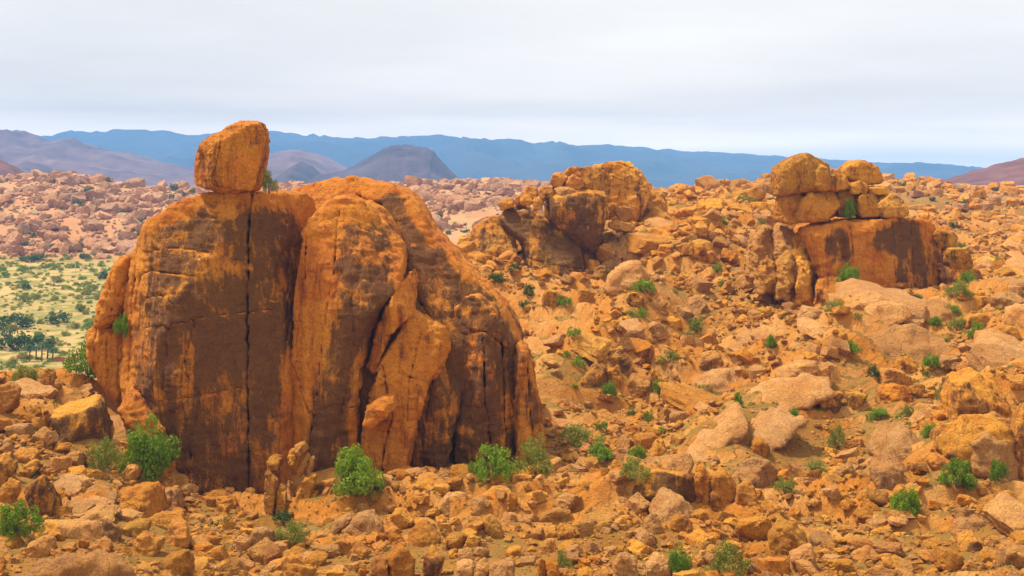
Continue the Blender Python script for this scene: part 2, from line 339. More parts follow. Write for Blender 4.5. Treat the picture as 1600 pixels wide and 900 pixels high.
MT_C = mtn_mat("haze_tinted_rock", (0.035, 0.04, 0.06), (0.07, 0.075, 0.09), 0.0015)  # far range: some of the haze's blue is put into the rock colour
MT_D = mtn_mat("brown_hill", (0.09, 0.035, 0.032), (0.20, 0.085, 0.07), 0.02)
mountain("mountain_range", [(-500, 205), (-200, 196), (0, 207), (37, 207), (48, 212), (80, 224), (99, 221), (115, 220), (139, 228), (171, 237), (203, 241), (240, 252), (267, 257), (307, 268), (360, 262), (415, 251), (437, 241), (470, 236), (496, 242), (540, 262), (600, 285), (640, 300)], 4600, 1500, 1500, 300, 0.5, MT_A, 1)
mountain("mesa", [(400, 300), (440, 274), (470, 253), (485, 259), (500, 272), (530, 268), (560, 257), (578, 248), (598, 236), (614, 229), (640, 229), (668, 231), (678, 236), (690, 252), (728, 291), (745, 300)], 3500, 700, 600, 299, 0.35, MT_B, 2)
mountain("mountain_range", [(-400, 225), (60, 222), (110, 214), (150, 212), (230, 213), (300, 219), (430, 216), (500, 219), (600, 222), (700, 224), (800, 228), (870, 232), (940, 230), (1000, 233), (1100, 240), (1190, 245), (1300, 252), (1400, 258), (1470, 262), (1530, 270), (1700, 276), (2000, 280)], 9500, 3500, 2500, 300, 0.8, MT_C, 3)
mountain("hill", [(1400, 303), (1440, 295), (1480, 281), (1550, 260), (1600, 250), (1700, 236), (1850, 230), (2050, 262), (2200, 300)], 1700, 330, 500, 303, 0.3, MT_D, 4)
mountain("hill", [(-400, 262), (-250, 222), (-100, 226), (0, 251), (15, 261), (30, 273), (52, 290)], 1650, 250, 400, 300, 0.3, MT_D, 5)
# ------------------------------------------------------------------ rocks traced as outlines, grown into solids
def chaikin(p, n=2):
    p = np.asarray(p, float)
    for _ in range(n):
        q = np.roll(p, -1, 0); p = np.stack([p * 0.83 + q * 0.17, p * 0.17 + q * 0.83], 1).reshape(-1, 2)
    return p
def sd_poly(px, pz, poly):
    d = np.full(px.shape, 1e9); s = np.ones(px.shape); n = len(poly)
    for i in range(n):
        a = poly[i]; b = poly[i - 1]; ex, ez = b[0] - a[0], b[1] - a[1]
        wx, wz = px - a[0], pz - a[1]
        t = np.clip((wx * ex + wz * ez) / (ex * ex + ez * ez + 1e-12), 0, 1)
        d = np.minimum(d, (wx - ex * t) ** 2 + (wz - ez * t) ** 2)
        c1 = pz >= a[1]; c2 = pz < b[1]; c3 = ex * wz > ez * wx
        s = np.where((c1 & c2 & c3) | (~c1 & ~c2 & ~c3), -s, s)
    return s * np.sqrt(d)
def sd_line(px, pz, pts):
    d = np.full(px.shape, 1e9)
    for a, b in zip(pts[:-1], pts[1:]):
        ex, ez = b[0] - a[0], b[1] - a[1]; wx, wz = px - a[0], pz - a[1]
        t = np.clip((wx * ex + wz * ez) / (ex * ex + ez * ez + 1e-12), 0, 1)
        d = np.minimum(d, np.hypot(wx - ex * t, wz - ez * t))
    return d
def rock(name, poly, D, thick, vox, mat, rnd=0.8, lean=0.1, namp=None, nscale=None, flute=0.0, cracks=(), patina=0.0, seed=0, parent=None, sink=0.0, blocky=0.0, pat_lines=None, smooth=1, cuts=0, cutr=(0.74, 0.96), front=False):
    """poly: outline in photo pixels on the rock's middle plane at distance D (at its foot); lean: metres of recession per metre of height"""
    poly = np.asarray(poly, float); yb = poly[:, 1].max(); z0 = -(yb - 300) / F * D
    def conv(pts):
        pts = np.asarray(pts, float); k = (pts[:, 1] - 300) / F; Y = (D - lean * z0) / (1 + lean * k)
        return np.stack([(pts[:, 0] - 800) / F * Y, -k * Y], -1)
    pm = conv(chaikin(poly, smooth)); size = np.ptp(pm, axis=0); ext = float(min(size))
    if sink:
        zlo = pm[:, 1].min(); f = np.clip(1 - (pm[:, 1] - zlo) / (size[1] * 0.35), 0, 1); pm[:, 1] -= f * sink * size[1]
    h = thick / 2; r = min(h, ext * 0.5) * rnd
    namp = 0.05 * ext if namp is None else namp; nscale = 0.45 * ext if nscale is None else nscale
    pad = vox * 3 + namp * 1.5
    lo = np.array([pm[:, 0].min() - pad, -h - pad, pm[:, 1].min() - pad]); hi = np.array([pm[:, 0].max() + pad, h + pad, pm[:, 1].max() + pad])
    n = np.maximum(np.ceil((hi - lo) / vox).astype(int) + 1, 4)
    xs, ys, zs = (lo[k] + np.arange(n[k]) * vox for k in range(3))
    GX, GZ = np.meshgrid(xs, zs, indexing="ij")
    d2 = sd_poly(GX, GZ, pm).astype(np.float32)
    ax = (d2 + r)[:, None, :]; ay = (np.abs(ys) - h + r)[None, :, None].astype(np.float32)
    d = np.minimum(np.maximum(ax, ay), 0) + np.sqrt(np.maximum(ax, 0) ** 2 + np.maximum(ay, 0) ** 2) - r
    cr = np.random.default_rng(seed + 900); cxm = (pm[:, 0].min() + pm[:, 0].max()) / 2; czm = (pm[:, 1].min() + pm[:, 1].max()) / 2
    for _ in range(cuts):
        nn = cr.normal(size=3)
        if front: nn = np.array([nn[0] * 0.8, -abs(nn[1]) - 0.5, nn[2] * 0.45])
        nn[2] = nn[2] if nn[2] > -0.6 else -nn[2]
        nn /= np.linalg.norm(nn); off = math.sqrt((nn[0] * size[0] / 2) ** 2 + (nn[1] * h) ** 2 + (nn[2] * size[1] / 2) ** 2) * cr.uniform(*cutr)
        pd = (nn[0] * (xs - cxm))[:, None, None] + (nn[1] * ys)[None, :, None] + (nn[2] * (zs - czm))[None, None, :] - off
        np.maximum(d, pd.astype(np.float32), out=d)
    band = np.nonzero(np.abs(d) < namp * 1.6 + 2 * vox)
    pts = np.stack([xs[band[0]], ys[band[1]], zs[band[2]]], -1) + seed * 13.7 + 100
    nv = fbm(pts / nscale, 4, 0.55) * 0.8 + fbm(pts / (nscale * 0.33) + 7, 2, 0.5, True) * 0.22
    if blocky: nv = nv + blocky * (np.round(fbm(pts / (nscale * 0.8) + 3, 2) * 3) / 3)
    dv = d[band] + nv.astype(np.float32) * namp
    if flute: dv += flute * (fbm(pts * np.array([1, 1, 0.1]) / 1.5, 3, 0.5, True) + 0.8 * fbm(pts * np.array([0.12, 0.12, 1]) / 2.6 + 9, 2, 0.5, True) * fbm(pts / 5.0 + 4, 2)).astype(np.float32)
    d[band] = dv
    for c in cracks:
        pl, wpx, dep = c
        w = wpx * 0.52 / F * D * (0.8 + 0.2 * ((seed * 7 + len(pl)) % 3)); q = conv(pl)
        wob = 0.45 * w
        wx = GX + wob * fbm(np.stack([GX, GZ * 0 + seed, GZ], -1) / 1.2, 3) * 2; wz = GZ + wob * fbm(np.stack([GX, GZ * 0 + seed + 9, GZ], -1) / 1.2, 3) * 2
        dl = sd_line(wx, wz, q).astype(np.float32)
        sel = np.nonzero(dl < w)
        sub = d[sel[0], :, sel[1]]
        cv = dl[sel][:, None] - w * 0.5 * np.clip(1.15 + sub / dep, 0, 1.3)
        cv = np.where(ys[None, :] < 0.35 * h, cv, 1.0)
        d[sel[0], :, sel[1]] = np.maximum(sub, -np.maximum(cv, -dep - sub))
    d[0], d[-1] = vox, vox; d[:, 0], d[:, -1] = vox, vox; d[:, :, 0], d[:, :, -1] = vox, vox
    gr = openvdb.FloatGrid(vox * 3); gr.copyFromArray(np.ascontiguousarray(np.clip(d, -3 * vox, 3 * vox), np.float32))
    pv, quads = gr.convertToQuads(0.0)
    v = pv.astype(float) * vox + lo
    # stretch along the lean, then real place
    vn = np.zeros_like(v); a = v[quads]; fn = np.cross(a[:, 2] - a[:, 0], a[:, 3] - a[:, 1])
    for k in range(4): np.add.at(vn, quads[:, k], fn)
    vn /= np.linalg.norm(vn, axis=1, keepdims=True) + 1e-9
    cen = v.mean(0)
    if np.mean(np.sum(vn * (v - cen), 1)) < 0: vn = -vn; quads = quads[:, ::-1]
    q = v + seed * 5.1 + 50
    v = v + vn * (vox * (0.7 if mat is M_MONO else 1.3) * fbm(q / (vox * 4.0), 3, 0.6) + vox * 1.0 * fbm(q * np.array([1, 1, 2.5]) / (vox * 9), 3, 0.55, True))[:, None]
    pt = np.zeros(len(v))
    if patina:
        steep = sstep(0.92, 0.55, vn[:, 2]); pt = patina * steep * (0.72 + 0.8 * fbm(q / (ext * 0.22), 3))
        if pat_lines is not None:
            pm2 = conv(chaikin(pat_lines, 2)); pt *= sstep(0.9, -0.9, sd_poly(v[:, 0], v[:, 2], pm2) + 1.3 * fbm(q / 2.5, 3))
    v[:, 1] += D + lean * (v[:, 2] - z0)
    base = np.array([v[:, 0].mean(), v[:, 1].mean(), v[:, 2].min()])
    return mesh_obj(name, v, quads, mat, attrs={"patina": pt}, loc=base, parent=parent)

# ---- the great monolith, its lobes as parts
MON = empty("rock_monolith", P(500, 800, 150))
tag(MON, "huge dark-varnished granite monolith with a long vertical crack, shrubs at its foot", "rock")
A = [(232, 690), (195, 610), (199, 475), (210, 417), (221, 387), (247, 343), (291, 314), (342, 298), (393, 297), (445, 298), (483, 304), (496, 328), (487, 402), (470, 453), (470, 527), (468, 637), (470, 760), (425, 840), (320, 835), (270, 800), (247, 715)]
rock("dome", A, 149, 19, 0.18, M_MONO, cuts=7, cutr=(0.84, 0.97), front=True, blocky=0.28, rnd=0.5, lean=0.10, namp=0.55, nscale=5, flute=0.26, patina=0.95, seed=1, parent=MON, pat_lines=[(225, 640), (232, 470), (250, 370), (330, 318), (395, 335), (455, 325), (478, 400), (460, 520), (450, 660), (470, 850), (240, 850)],
     cracks=[([(399, 290), (400, 360), (403, 480), (407, 600), (412, 700), (416, 830)], 7, 2.6),
             ([(250, 505), (300, 495), (335, 487), (400, 480), (470, 476)], 4, 1.0),
             ([(228, 470), (240, 425), (262, 417), (330, 425)], 5, 0.9), ([(240, 392), (290, 385), (350, 392)], 4, 0.7),
             ([(332, 490), (318, 560), (345, 600), (330, 660), (318, 770)], 5, 1.0), ([(250, 460), (292, 452), (305, 470)], 4, 0.7),
             ([(232, 600), (262, 612), (330, 600), (400, 590)], 3.5, 0.7), ([(296, 500), (290, 570), (280, 640), (262, 700), (258, 780)], 4, 0.9),
             ([(225, 640), (232, 700)], 4, 0.8), ([(244, 600), (246, 690), (256, 760)], 4, 0.8), ([(455, 320), (452, 420), (458, 520), (452, 700)], 3.5, 0.6),
             ([(228, 410), (218, 470), (215, 560), (220, 640)], 4.5, 0.8)])
B = [(457, 760), (460, 571), (463, 475), (476, 402), (488, 340), (509, 312), (547, 305), (584, 318), (613, 351), (635, 387), (637, 417), (628, 453), (599, 490), (584, 527), (573, 571), (569, 637), (568, 770), (520, 790)]
rock("buttress", B, 149.5, 18.5, 0.18, M_MONO, cuts=7, cutr=(0.84, 0.97), front=True, blocky=0.28, rnd=0.6, lean=0.09, namp=0.7, nscale=5, flute=0.3, patina=0.9, seed=2, parent=MON, pat_lines=[(540, 345), (600, 345), (634, 392), (615, 470), (570, 540), (560, 700), (530, 760), (480, 740), (500, 600), (560, 450), (540, 400)],
     cracks=[([(536, 330), (533, 420), (520, 500), (510, 600), (497, 680)], 4, 0.9), ([(490, 360), (488, 430), (478, 500), (474, 560)], 5, 1.0), ([(468, 560), (500, 640), (496, 720)], 4, 0.8), ([(560, 420), (565, 520), (545, 640)], 3.5, 0.6), ([(500, 630), (540, 615), (568, 622)], 3, 0.6)])
C = [(440, 300), (467, 291), (511, 280), (569, 278), (628, 290), (655, 312), (679, 355), (709, 387), (753, 432), (789, 470), (815, 515), (818, 560), (835, 620), (845, 700), (850, 790), (569, 800), (496, 527), (481, 380)]
rock("shoulder", C, 155, 22, 0.21, M_MONO, cuts=6, cutr=(0.86, 0.97), front=True, blocky=0.25, rnd=0.5, lean=0.24, namp=0.6, nscale=6, flute=0.2, patina=1.0, seed=3, parent=MON, pat_lines=[(580, 305), (640, 315), (690, 390), (800, 490), (825, 560), (840, 700), (700, 720), (640, 520), (635, 420), (600, 340)],
     cracks=[([(560, 302), (600, 320), (640, 380), (646, 430), (700, 515)], 6, 1.4), ([(712, 490), (716, 450), (740, 425)], 4, 0.8)])
rock("pillar", [(800, 570), (810, 532), (828, 545), (840, 610), (852, 690), (855, 775), (806, 775)], 149.5, 8, 0.2, M_MONO, rnd=0.7, lean=0.12, namp=0.5, nscale=2.6, flute=0.35, patina=0.45, seed=4, parent=MON, cracks=[([(822, 560), (830, 660), (832, 770)], 4, 1)])
rock("pillar", [(703, 775), (712, 620), (712, 486), (728, 462), (752, 458), (785, 492), (803, 545), (806, 640), (806, 775)], 149, 10, 0.18, M_MONO, cuts=7, cutr=(0.84, 0.97), front=True, blocky=0.28, rnd=0.6, lean=0.20, namp=0.6, nscale=4.5, flute=0.25, patina=0.85, seed=5, parent=MON,
     cracks=[([(757, 520), (760, 620), (770, 700), (775, 770)], 7, 1.6), ([(785, 520), (788, 640), (792, 760)], 4.5, 1.0), ([(712, 520), (760, 512), (798, 545)], 3.5, 0.7)])
rock("pillar", [(628, 790), (640, 700), (663, 585), (684, 512), (700, 502), (716, 520), (720, 610), (706, 700), (704, 790)], 147.5, 8, 0.18, M_MONO, cuts=7, cutr=(0.84, 0.97), front=True, blocky=0.28, rnd=0.6, lean=0.18, namp=0.5, nscale=4, flute=0.25, patina=0.8, seed=6, parent=MON, cracks=[([(690, 520), (672, 620), (655, 740)], 5, 1.1), ([(704, 540), (704, 640), (690, 770)], 4, 0.9)])
rock("wedge", [(567, 705), (571, 645), (577, 620), (599, 560), (628, 505), (650, 482), (692, 512), (702, 545), (674, 600), (657, 660), (634, 740), (628, 795), (574, 795)], 144.5, 8, 0.15, M_MONO, cuts=6, cutr=(0.8, 0.96), front=True, blocky=0.9, rnd=0.12, smooth=0, lean=0.16, namp=0.45, nscale=3, flute=0.3, patina=0.12, seed=70, parent=MON,
     cracks=[([(602, 565), (617, 640), (604, 700), (598, 785)], 5, 1.2), ([(660, 515), (642, 590), (640, 650)], 4, 0.9), ([(590, 590), (620, 575), (665, 590)], 3.5, 0.7)])
rock("flake", [(569, 662), (574, 638), (590, 622), (616, 618), (620, 634), (604, 652), (582, 668)], 141.5, 4, 0.13, M_MONO, cuts=5, cutr=(0.8, 0.96), front=True, blocky=0.8, rnd=0.15, smooth=0, lean=0.1, namp=0.25, nscale=1.5, patina=0.0, seed=73, parent=MON)
rock("ramp", [(577, 570), (591, 505), (622, 446), (644, 420), (650, 440), (646, 485), (613, 522), (588, 580)], 147.5, 8, 0.15, M_MONO, smooth=0, cuts=5, cutr=(0.75, 0.95), front=True, blocky=0.5, rnd=0.2, lean=0.1, namp=0.35, nscale=2.2, flute=0.2, patina=0.1, seed=8, parent=MON)
rock("slab", [(217, 395), (214, 460), (200, 490), (176, 512), (156, 508), (164, 468), (180, 424), (196, 402)], 153, 8, 0.2, M_MONO, rnd=0.8, lean=0.08, namp=0.4, nscale=2.6, patina=0.15, seed=9, parent=MON, cracks=[([(190, 405), (186, 450), (165, 500)], 5, 1.2), ([(206, 440), (190, 480), (182, 512)], 4, 1.0)])
rock("slab", [(143, 560), (146, 512), (172, 500), (200, 485), (206, 600), (222, 690), (190, 640), (165, 600)], 152, 7, 0.18, M_MONO, cuts=7, cutr=(0.84, 0.97), front=True, blocky=0.28, rnd=0.7, lean=0.08, namp=0.5, nscale=2.4, flute=0.3, patina=0.15, seed=10, parent=MON, cracks=[([(160, 510), (158, 590)], 4, 1), ([(176, 505), (180, 600)], 4, 1.0), ([(195, 520), (196, 640)], 4, 0.9)])
rock("foot_ledge", [(168, 600), (195, 580), (230, 625), (262, 660), (280, 690), (288, 800), (255, 760), (232, 710), (195, 655)], 143, 5, 0.18, M_MONO, cuts=7, cutr=(0.84, 0.97), front=True, blocky=0.28, rnd=0.6, lean=0.1, namp=0.6, nscale=2.2, flute=0.4, patina=0.1, seed=11, parent=MON)
tag(rock("boulder", [(302, 288), (307, 245), (314, 232), (330, 217), (357, 202), (372, 190), (392, 187), (410, 192), (419, 211), (415, 248), (405, 297), (379, 302), (342, 299)], 149, 7.5, 0.12, M_MONO, cuts=7, cutr=(0.82, 0.97), blocky=0.25, rnd=0.5, lean=0.0, namp=0.4, nscale=2.8, patina=0.22, seed=12, cracks=[([(357, 215), (352, 245), (345, 275)], 4, 0.7), ([(385, 195), (375, 225), (380, 260)], 3, 0.4)]),
    "tall orange boulder balanced on top of the great monolith", "boulder")

# ---- fins of broken slab leaning on the monolith
FINS = [[(417, 815), (418, 735), (428, 725), (434, 745), (431, 790), (425, 815)], [(434, 812), (436, 760), (446, 745), (450, 780), (444, 812)], [(447, 806), (449, 755), (458, 744), (459, 775), (455, 806)],
        [(460, 812), (464, 772), (488, 730), (497, 734), (482, 785), (470, 812)], [(474, 797), (488, 772), (497, 768), (493, 786), (482, 799)], [(486, 802), (504, 768), (516, 752), (519, 765), (506, 802)],
        [(506, 800), (517, 768), (523, 758), (525, 790), (518, 802)], [(467, 735), (475, 709), (482, 712), (478, 730), (470, 740)], [(476, 738), (486, 712), (491, 716), (484, 738)], [(452, 722), (453, 706), (462, 700), (464, 712), (459, 722)], [(460, 708), (463, 692), (476, 690), (480, 702), (470, 708)], [(418, 738), (420, 714), (440, 711), (438, 728)], [(445, 818), (452, 796), (460, 790), (459, 812)], [(419, 815), (421, 793), (432, 808), (428, 818)]]
for k, f in enumerate(FINS):
    tag(rock("splintered_rock", f, 135.0 + 0.5 * (k % 3) - (0.8 if k > 11 else 0) + (1.2 if 6 < k < 12 else 0), 3.2, 0.09, M_ROCK, rnd=0.15, lean=0.1, namp=0.14, blocky=0.8, cuts=8, cutr=(0.7, 0.95), seed=20 + k, sink=0.1),
        ["tall leftmost-standing", "mid-height", "short stubby", "long steeply leaning", "small tilted", "curved leaning", "thin outer", "upper leaning", "upper slim", "upper squat", "upper flat-topped", "broad upper", "low pointed", "low wedge-like"][k].replace("leftmost-standing", "upright") + " splintered rock slab leaning against the monolith's foot", "rock", "splintered slabs at the foot of the monolith")

# ---- middle outcrop
MOD = 14
MO = empty("rock_outcrop", P(880, 440, 257)); tag(MO, "rounded outcrop with smooth brown slabs, boulders piled on its crest", "rock")
def mo(nm, poly, D, th, **k): return rock(nm, poly, D + MOD, th, k.pop("vox", 0.22), k.pop("mat", M_ROCK), parent=MO, **k)
mo("slab", [(778, 345), (790, 326), (817, 317), (840, 333), (860, 350), (890, 363), (914, 380), (917, 455), (873, 440), (823, 425), (815, 380), (800, 365)], 244, 14, cuts=3, cutr=(0.86, 0.97), rnd=0.68, lean=0.35, patina=0.85, namp=0.5, nscale=6, seed=41, sink=0.45, cracks=[([(828, 402), (870, 412), (914, 420)], 3, 0.8), ([(835, 415), (880, 428), (914, 435)], 3, 0.6)])
mo("block", [(848, 322), (858, 308), (885, 300), (905, 296), (947, 300), (945, 340), (936, 372), (925, 384), (913, 378), (893, 367), (862, 348), (849, 336)], 246, 12, cuts=3, cutr=(0.86, 0.97), rnd=0.56, lean=0.12, patina=0.8, namp=0.4, nscale=5, seed=42, sink=0.15, cracks=[([(893, 362), (905, 345), (932, 330), (945, 322)], 3, 0.9)])
mo("slab", [(730, 372), (745, 352), (770, 338), (797, 345), (806, 375), (812, 408), (790, 408), (760, 395), (735, 390)], 246, 10, cuts=3, cutr=(0.86, 0.97), rnd=0.45, lean=0.25, patina=0.4, namp=0.7, nscale=4, seed=43, sink=0.5, blocky=0.4, cracks=[([(770, 345), (776, 400)], 3, 1), ([(785, 350), (798, 405)], 3, 1), ([(757, 355), (760, 395)], 3, 1)])
mo("dome", [(934, 395), (937, 372), (960, 357), (1007, 365), (1037, 380), (1050, 395), (1050, 425), (1010, 420), (973, 415), (945, 420)], 246, 14, cuts=3, cutr=(0.86, 0.97), rnd=0.68, lean=0.3, patina=0.4, namp=0.6, nscale=5, seed=44, sink=0.4, flute=0.15, cracks=[([(962, 360), (970, 415)], 3, 1)])
mo("crest", [(890, 300), (893, 262), (905, 248), (935, 241), (970, 245), (985, 258), (998, 275), (1012, 300), (990, 325), (945, 330), (905, 325)], 268, 16, cuts=3, cutr=(0.86, 0.97), rnd=0.60, lean=0.25, patina=0.3, namp=0.9, nscale=4, seed=45, sink=0.35, blocky=0.6, cracks=[([(915, 255), (960, 275), (1000, 290)], 3, 1.2), ([(930, 246), (985, 265)], 3, 1), ([(945, 290), (1005, 300)], 3, 1)])
mo("crest", [(962, 325), (966, 285), (978, 260), (996, 268), (1014, 296), (1040, 325), (1020, 345), (985, 345)], 276, 12, cuts=3, rnd=0.3, lean=0.25, patina=0.15, namp=0.8, nscale=3, seed=46, sink=0.2, blocky=0.9, cracks=[([(975, 280), (1030, 320)], 3, 1)])
mo("flank", [(985, 360), (992, 335), (1018, 322), (1052, 338), (1070, 362), (1040, 378), (1005, 372)], 262, 9, cuts=5, rnd=0.3, lean=0.4, patina=0.2, namp=0.6, nscale=3, seed=47, sink=0.2, blocky=0.9)
mo("flank", [(705, 412), (722, 385), (742, 368), (756, 380), (760, 408), (738, 425)], 244, 8, cuts=5, rnd=0.3, lean=0.4, patina=0.2, namp=0.6, nscale=3, seed=48, sink=0.25, blocky=0.9)
PB = "boulder piled on the crest of the middle outcrop"
for k, (pl, lab, dd, pt) in enumerate([
    ([(898, 272), (905, 263), (922, 261), (938, 270), (944, 285), (943, 303), (925, 301), (905, 292)], "largest rounded " + PB, 246, 0.1),
    ([(860, 284), (866, 271), (880, 270), (886, 276), (885, 291), (866, 292)], "rounded cube-like " + PB + ", at its left end", 245, 0.1),
    ([(885, 278), (895, 274), (907, 280), (912, 290), (905, 298), (886, 294)], "split low " + PB + ", between two larger ones", 244.5, 0.0),
    ([(879, 272), (888, 262), (904, 260), (908, 268), (898, 276)], "flat-topped upper " + PB, 248, 0.1),
    ([(918, 264), (926, 260), (938, 262), (941, 275), (930, 280)], "rear narrow " + PB, 249, 0.1),
    ([(842, 298), (850, 292), (865, 293), (868, 308), (850, 314), (843, 308)], "square orange " + PB.replace("piled ", ""), 244, 0.1),
    ([(866, 294), (885, 291), (902, 299), (898, 306), (868, 307)], "long brown flat " + PB, 244, 0.5)]):
    dd += MOD
    tag(rock("boulder", pl, dd, max(np.ptp(np.array(pl)[:, 0]), 12) / F * dd * 0.9, 0.17, M_ROCK, smooth=0, rnd=0.25, cuts=4, cutr=(0.85, 0.98), blocky=0.5, lean=0.05, patina=pt, seed=50 + k), lab, "boulder")
for k, (pl, dd) in enumerate([([(818, 300), (824, 292), (838, 292), (841, 304), (832, 309), (822, 307)], 245), ([(812, 312), (818, 304), (830, 304), (833, 318), (816, 320)], 244), ([(833, 314), (837, 307), (847, 309), (847, 325), (834, 327)], 243), ([(780, 318), (787, 310), (803, 309), (802, 323), (783, 327)], 246), ([(803, 312), (812, 303), (816, 310), (808, 320)], 247), ([(808, 330), (822, 327), (826, 333), (812, 336)], 241),
        ([(950, 322), (957, 315), (964, 320), (962, 336), (952, 338)], 250), ([(960, 330), (965, 321), (985, 324), (991, 340), (970, 345)], 247), ([(948, 350), (956, 341), (980, 348), (992, 354), (985, 360), (958, 358)], 246), ([(966, 348), (985, 345), (992, 355), (975, 360)], 246.5)]):
    dd += MOD; tag(rock("boulder", pl, dd, 2.2, 0.17, M_ROCK, smooth=0, rnd=0.2, cuts=5, cutr=(0.8, 0.98), blocky=0.6, lean=0.05, seed=60 + k, sink=0.1), ["triangular", "stubby", "upright narrow", "outermost squarish", "slanting", "thin flat", "squat", "wide two-faced", "long low", "half-hidden wedge-like"][k] + " small orange boulder resting on the middle outcrop's shoulder", "boulder", "small boulders on the middle outcrop")

# ---- right outcrop
RO = empty("rock_outcrop", P(1370, 470, 214)); tag(RO, "flat-topped outcrop with a streaked vertical cliff, large blocks stacked on top", "rock")
def ro(nm, poly, D, th, **k): return rock(nm, poly, D, th, k.pop("vox", 0.2), k.pop("mat", M_MONO), parent=RO, **k)
ro("cliff_face", [(1243, 358), (1287, 343), (1387, 337), (1445, 343), (1457, 360), (1463, 393), (1467, 480), (1447, 490), (1400, 490), (1330, 480), (1275, 455), (1262, 410)], 216, 15, cuts=1, cutr=(0.85, 0.97), front=True, rnd=0.28, lean=0.05, patina=0.72, namp=0.5, nscale=4, flute=0.3, seed=71, sink=0.2, pat_lines=[(1280, 348), (1300, 350), (1315, 395), (1370, 345), (1450, 350), (1460, 400), (1440, 440), (1410, 470), (1375, 455), (1385, 400), (1330, 380), (1300, 410), (1275, 390)],
   cracks=[([(1312, 350), (1315, 400), (1290, 440)], 3.5, 1), ([(1275, 432), (1340, 448), (1400, 450), (1465, 440)], 4, 1.2), ([(1345, 455), (1400, 465), (1465, 455)], 3, 0.8), ([(1380, 345), (1378, 450)], 2.5, 0.6), ([(1410, 345), (1412, 450)], 2.5, 0.6), ([(1437, 345), (1440, 470)], 2.5, 0.6)])
ro("ledge", [(1272, 482), (1276, 440), (1298, 429), (1322, 434), (1343, 448), (1345, 485)], 209, 5, cuts=5, front=True, rnd=0.2, lean=0.05, patina=0.2, namp=0.4, nscale=2.2, seed=72, sink=0.15, blocky=0.8)
ro("ledge", [(1341, 488), (1344, 454), (1372, 456), (1404, 462), (1406, 495)], 209.5, 5, cuts=4, front=True, rnd=0.2, lean=0.05, patina=0.5, namp=0.3, nscale=2.2, seed=75, sink=0.15, blocky=0.8)
ro("buttress", [(1455, 412), (1470, 408), (1490, 418), (1512, 415), (1533, 425), (1537, 475), (1500, 482), (1462, 482)], 214, 10, cuts=5, cutr=(0.85, 0.97), front=True, rnd=0.40, lean=0.1, patina=0.5, namp=0.5, nscale=2.5, flute=0.3, seed=73, sink=0.25, cracks=[([(1466, 410), (1470, 475)], 4, 1.2), ([(1490, 418), (1495, 475)], 3, 0.8)])
for k, (pl, dd, th, ln, pt) in enumerate([([(1165, 440), (1170, 395), (1180, 364), (1200, 352), (1213, 362), (1212, 445)], 217, 8, 0.35, 0.0), ([(1206, 452), (1208, 366), (1222, 350), (1241, 356), (1246, 400), (1240, 465)], 216, 7, 0.25, 0.1),
        ([(1236, 462), (1240, 372), (1250, 360), (1264, 400), (1284, 462)], 215, 6, 0.2, 0.2), ([(1214, 460), (1216, 408), (1230, 392), (1242, 402), (1240, 462)], 212, 4, 0.15, 0.0), ([(1240, 470), (1244, 412), (1254, 400), (1264, 412), (1270, 470)], 211, 4, 0.15, 0.1), ([(1183, 452), (1188, 410), (1200, 398), (1212, 410), (1214, 455)], 213.5, 4, 0.3, 0.0)]):
    ro("slab", pl, dd, th, cuts=8, cutr=(0.75, 0.95), front=True, smooth=0, rnd=0.1, lean=ln, patina=pt, namp=0.6, nscale=1.8, flute=0.12, seed=740 + k, sink=0.12, blocky=0.9, vox=0.16, mat=M_ROCK)
SB = "block in the middle tier of the right outcrop's stack"
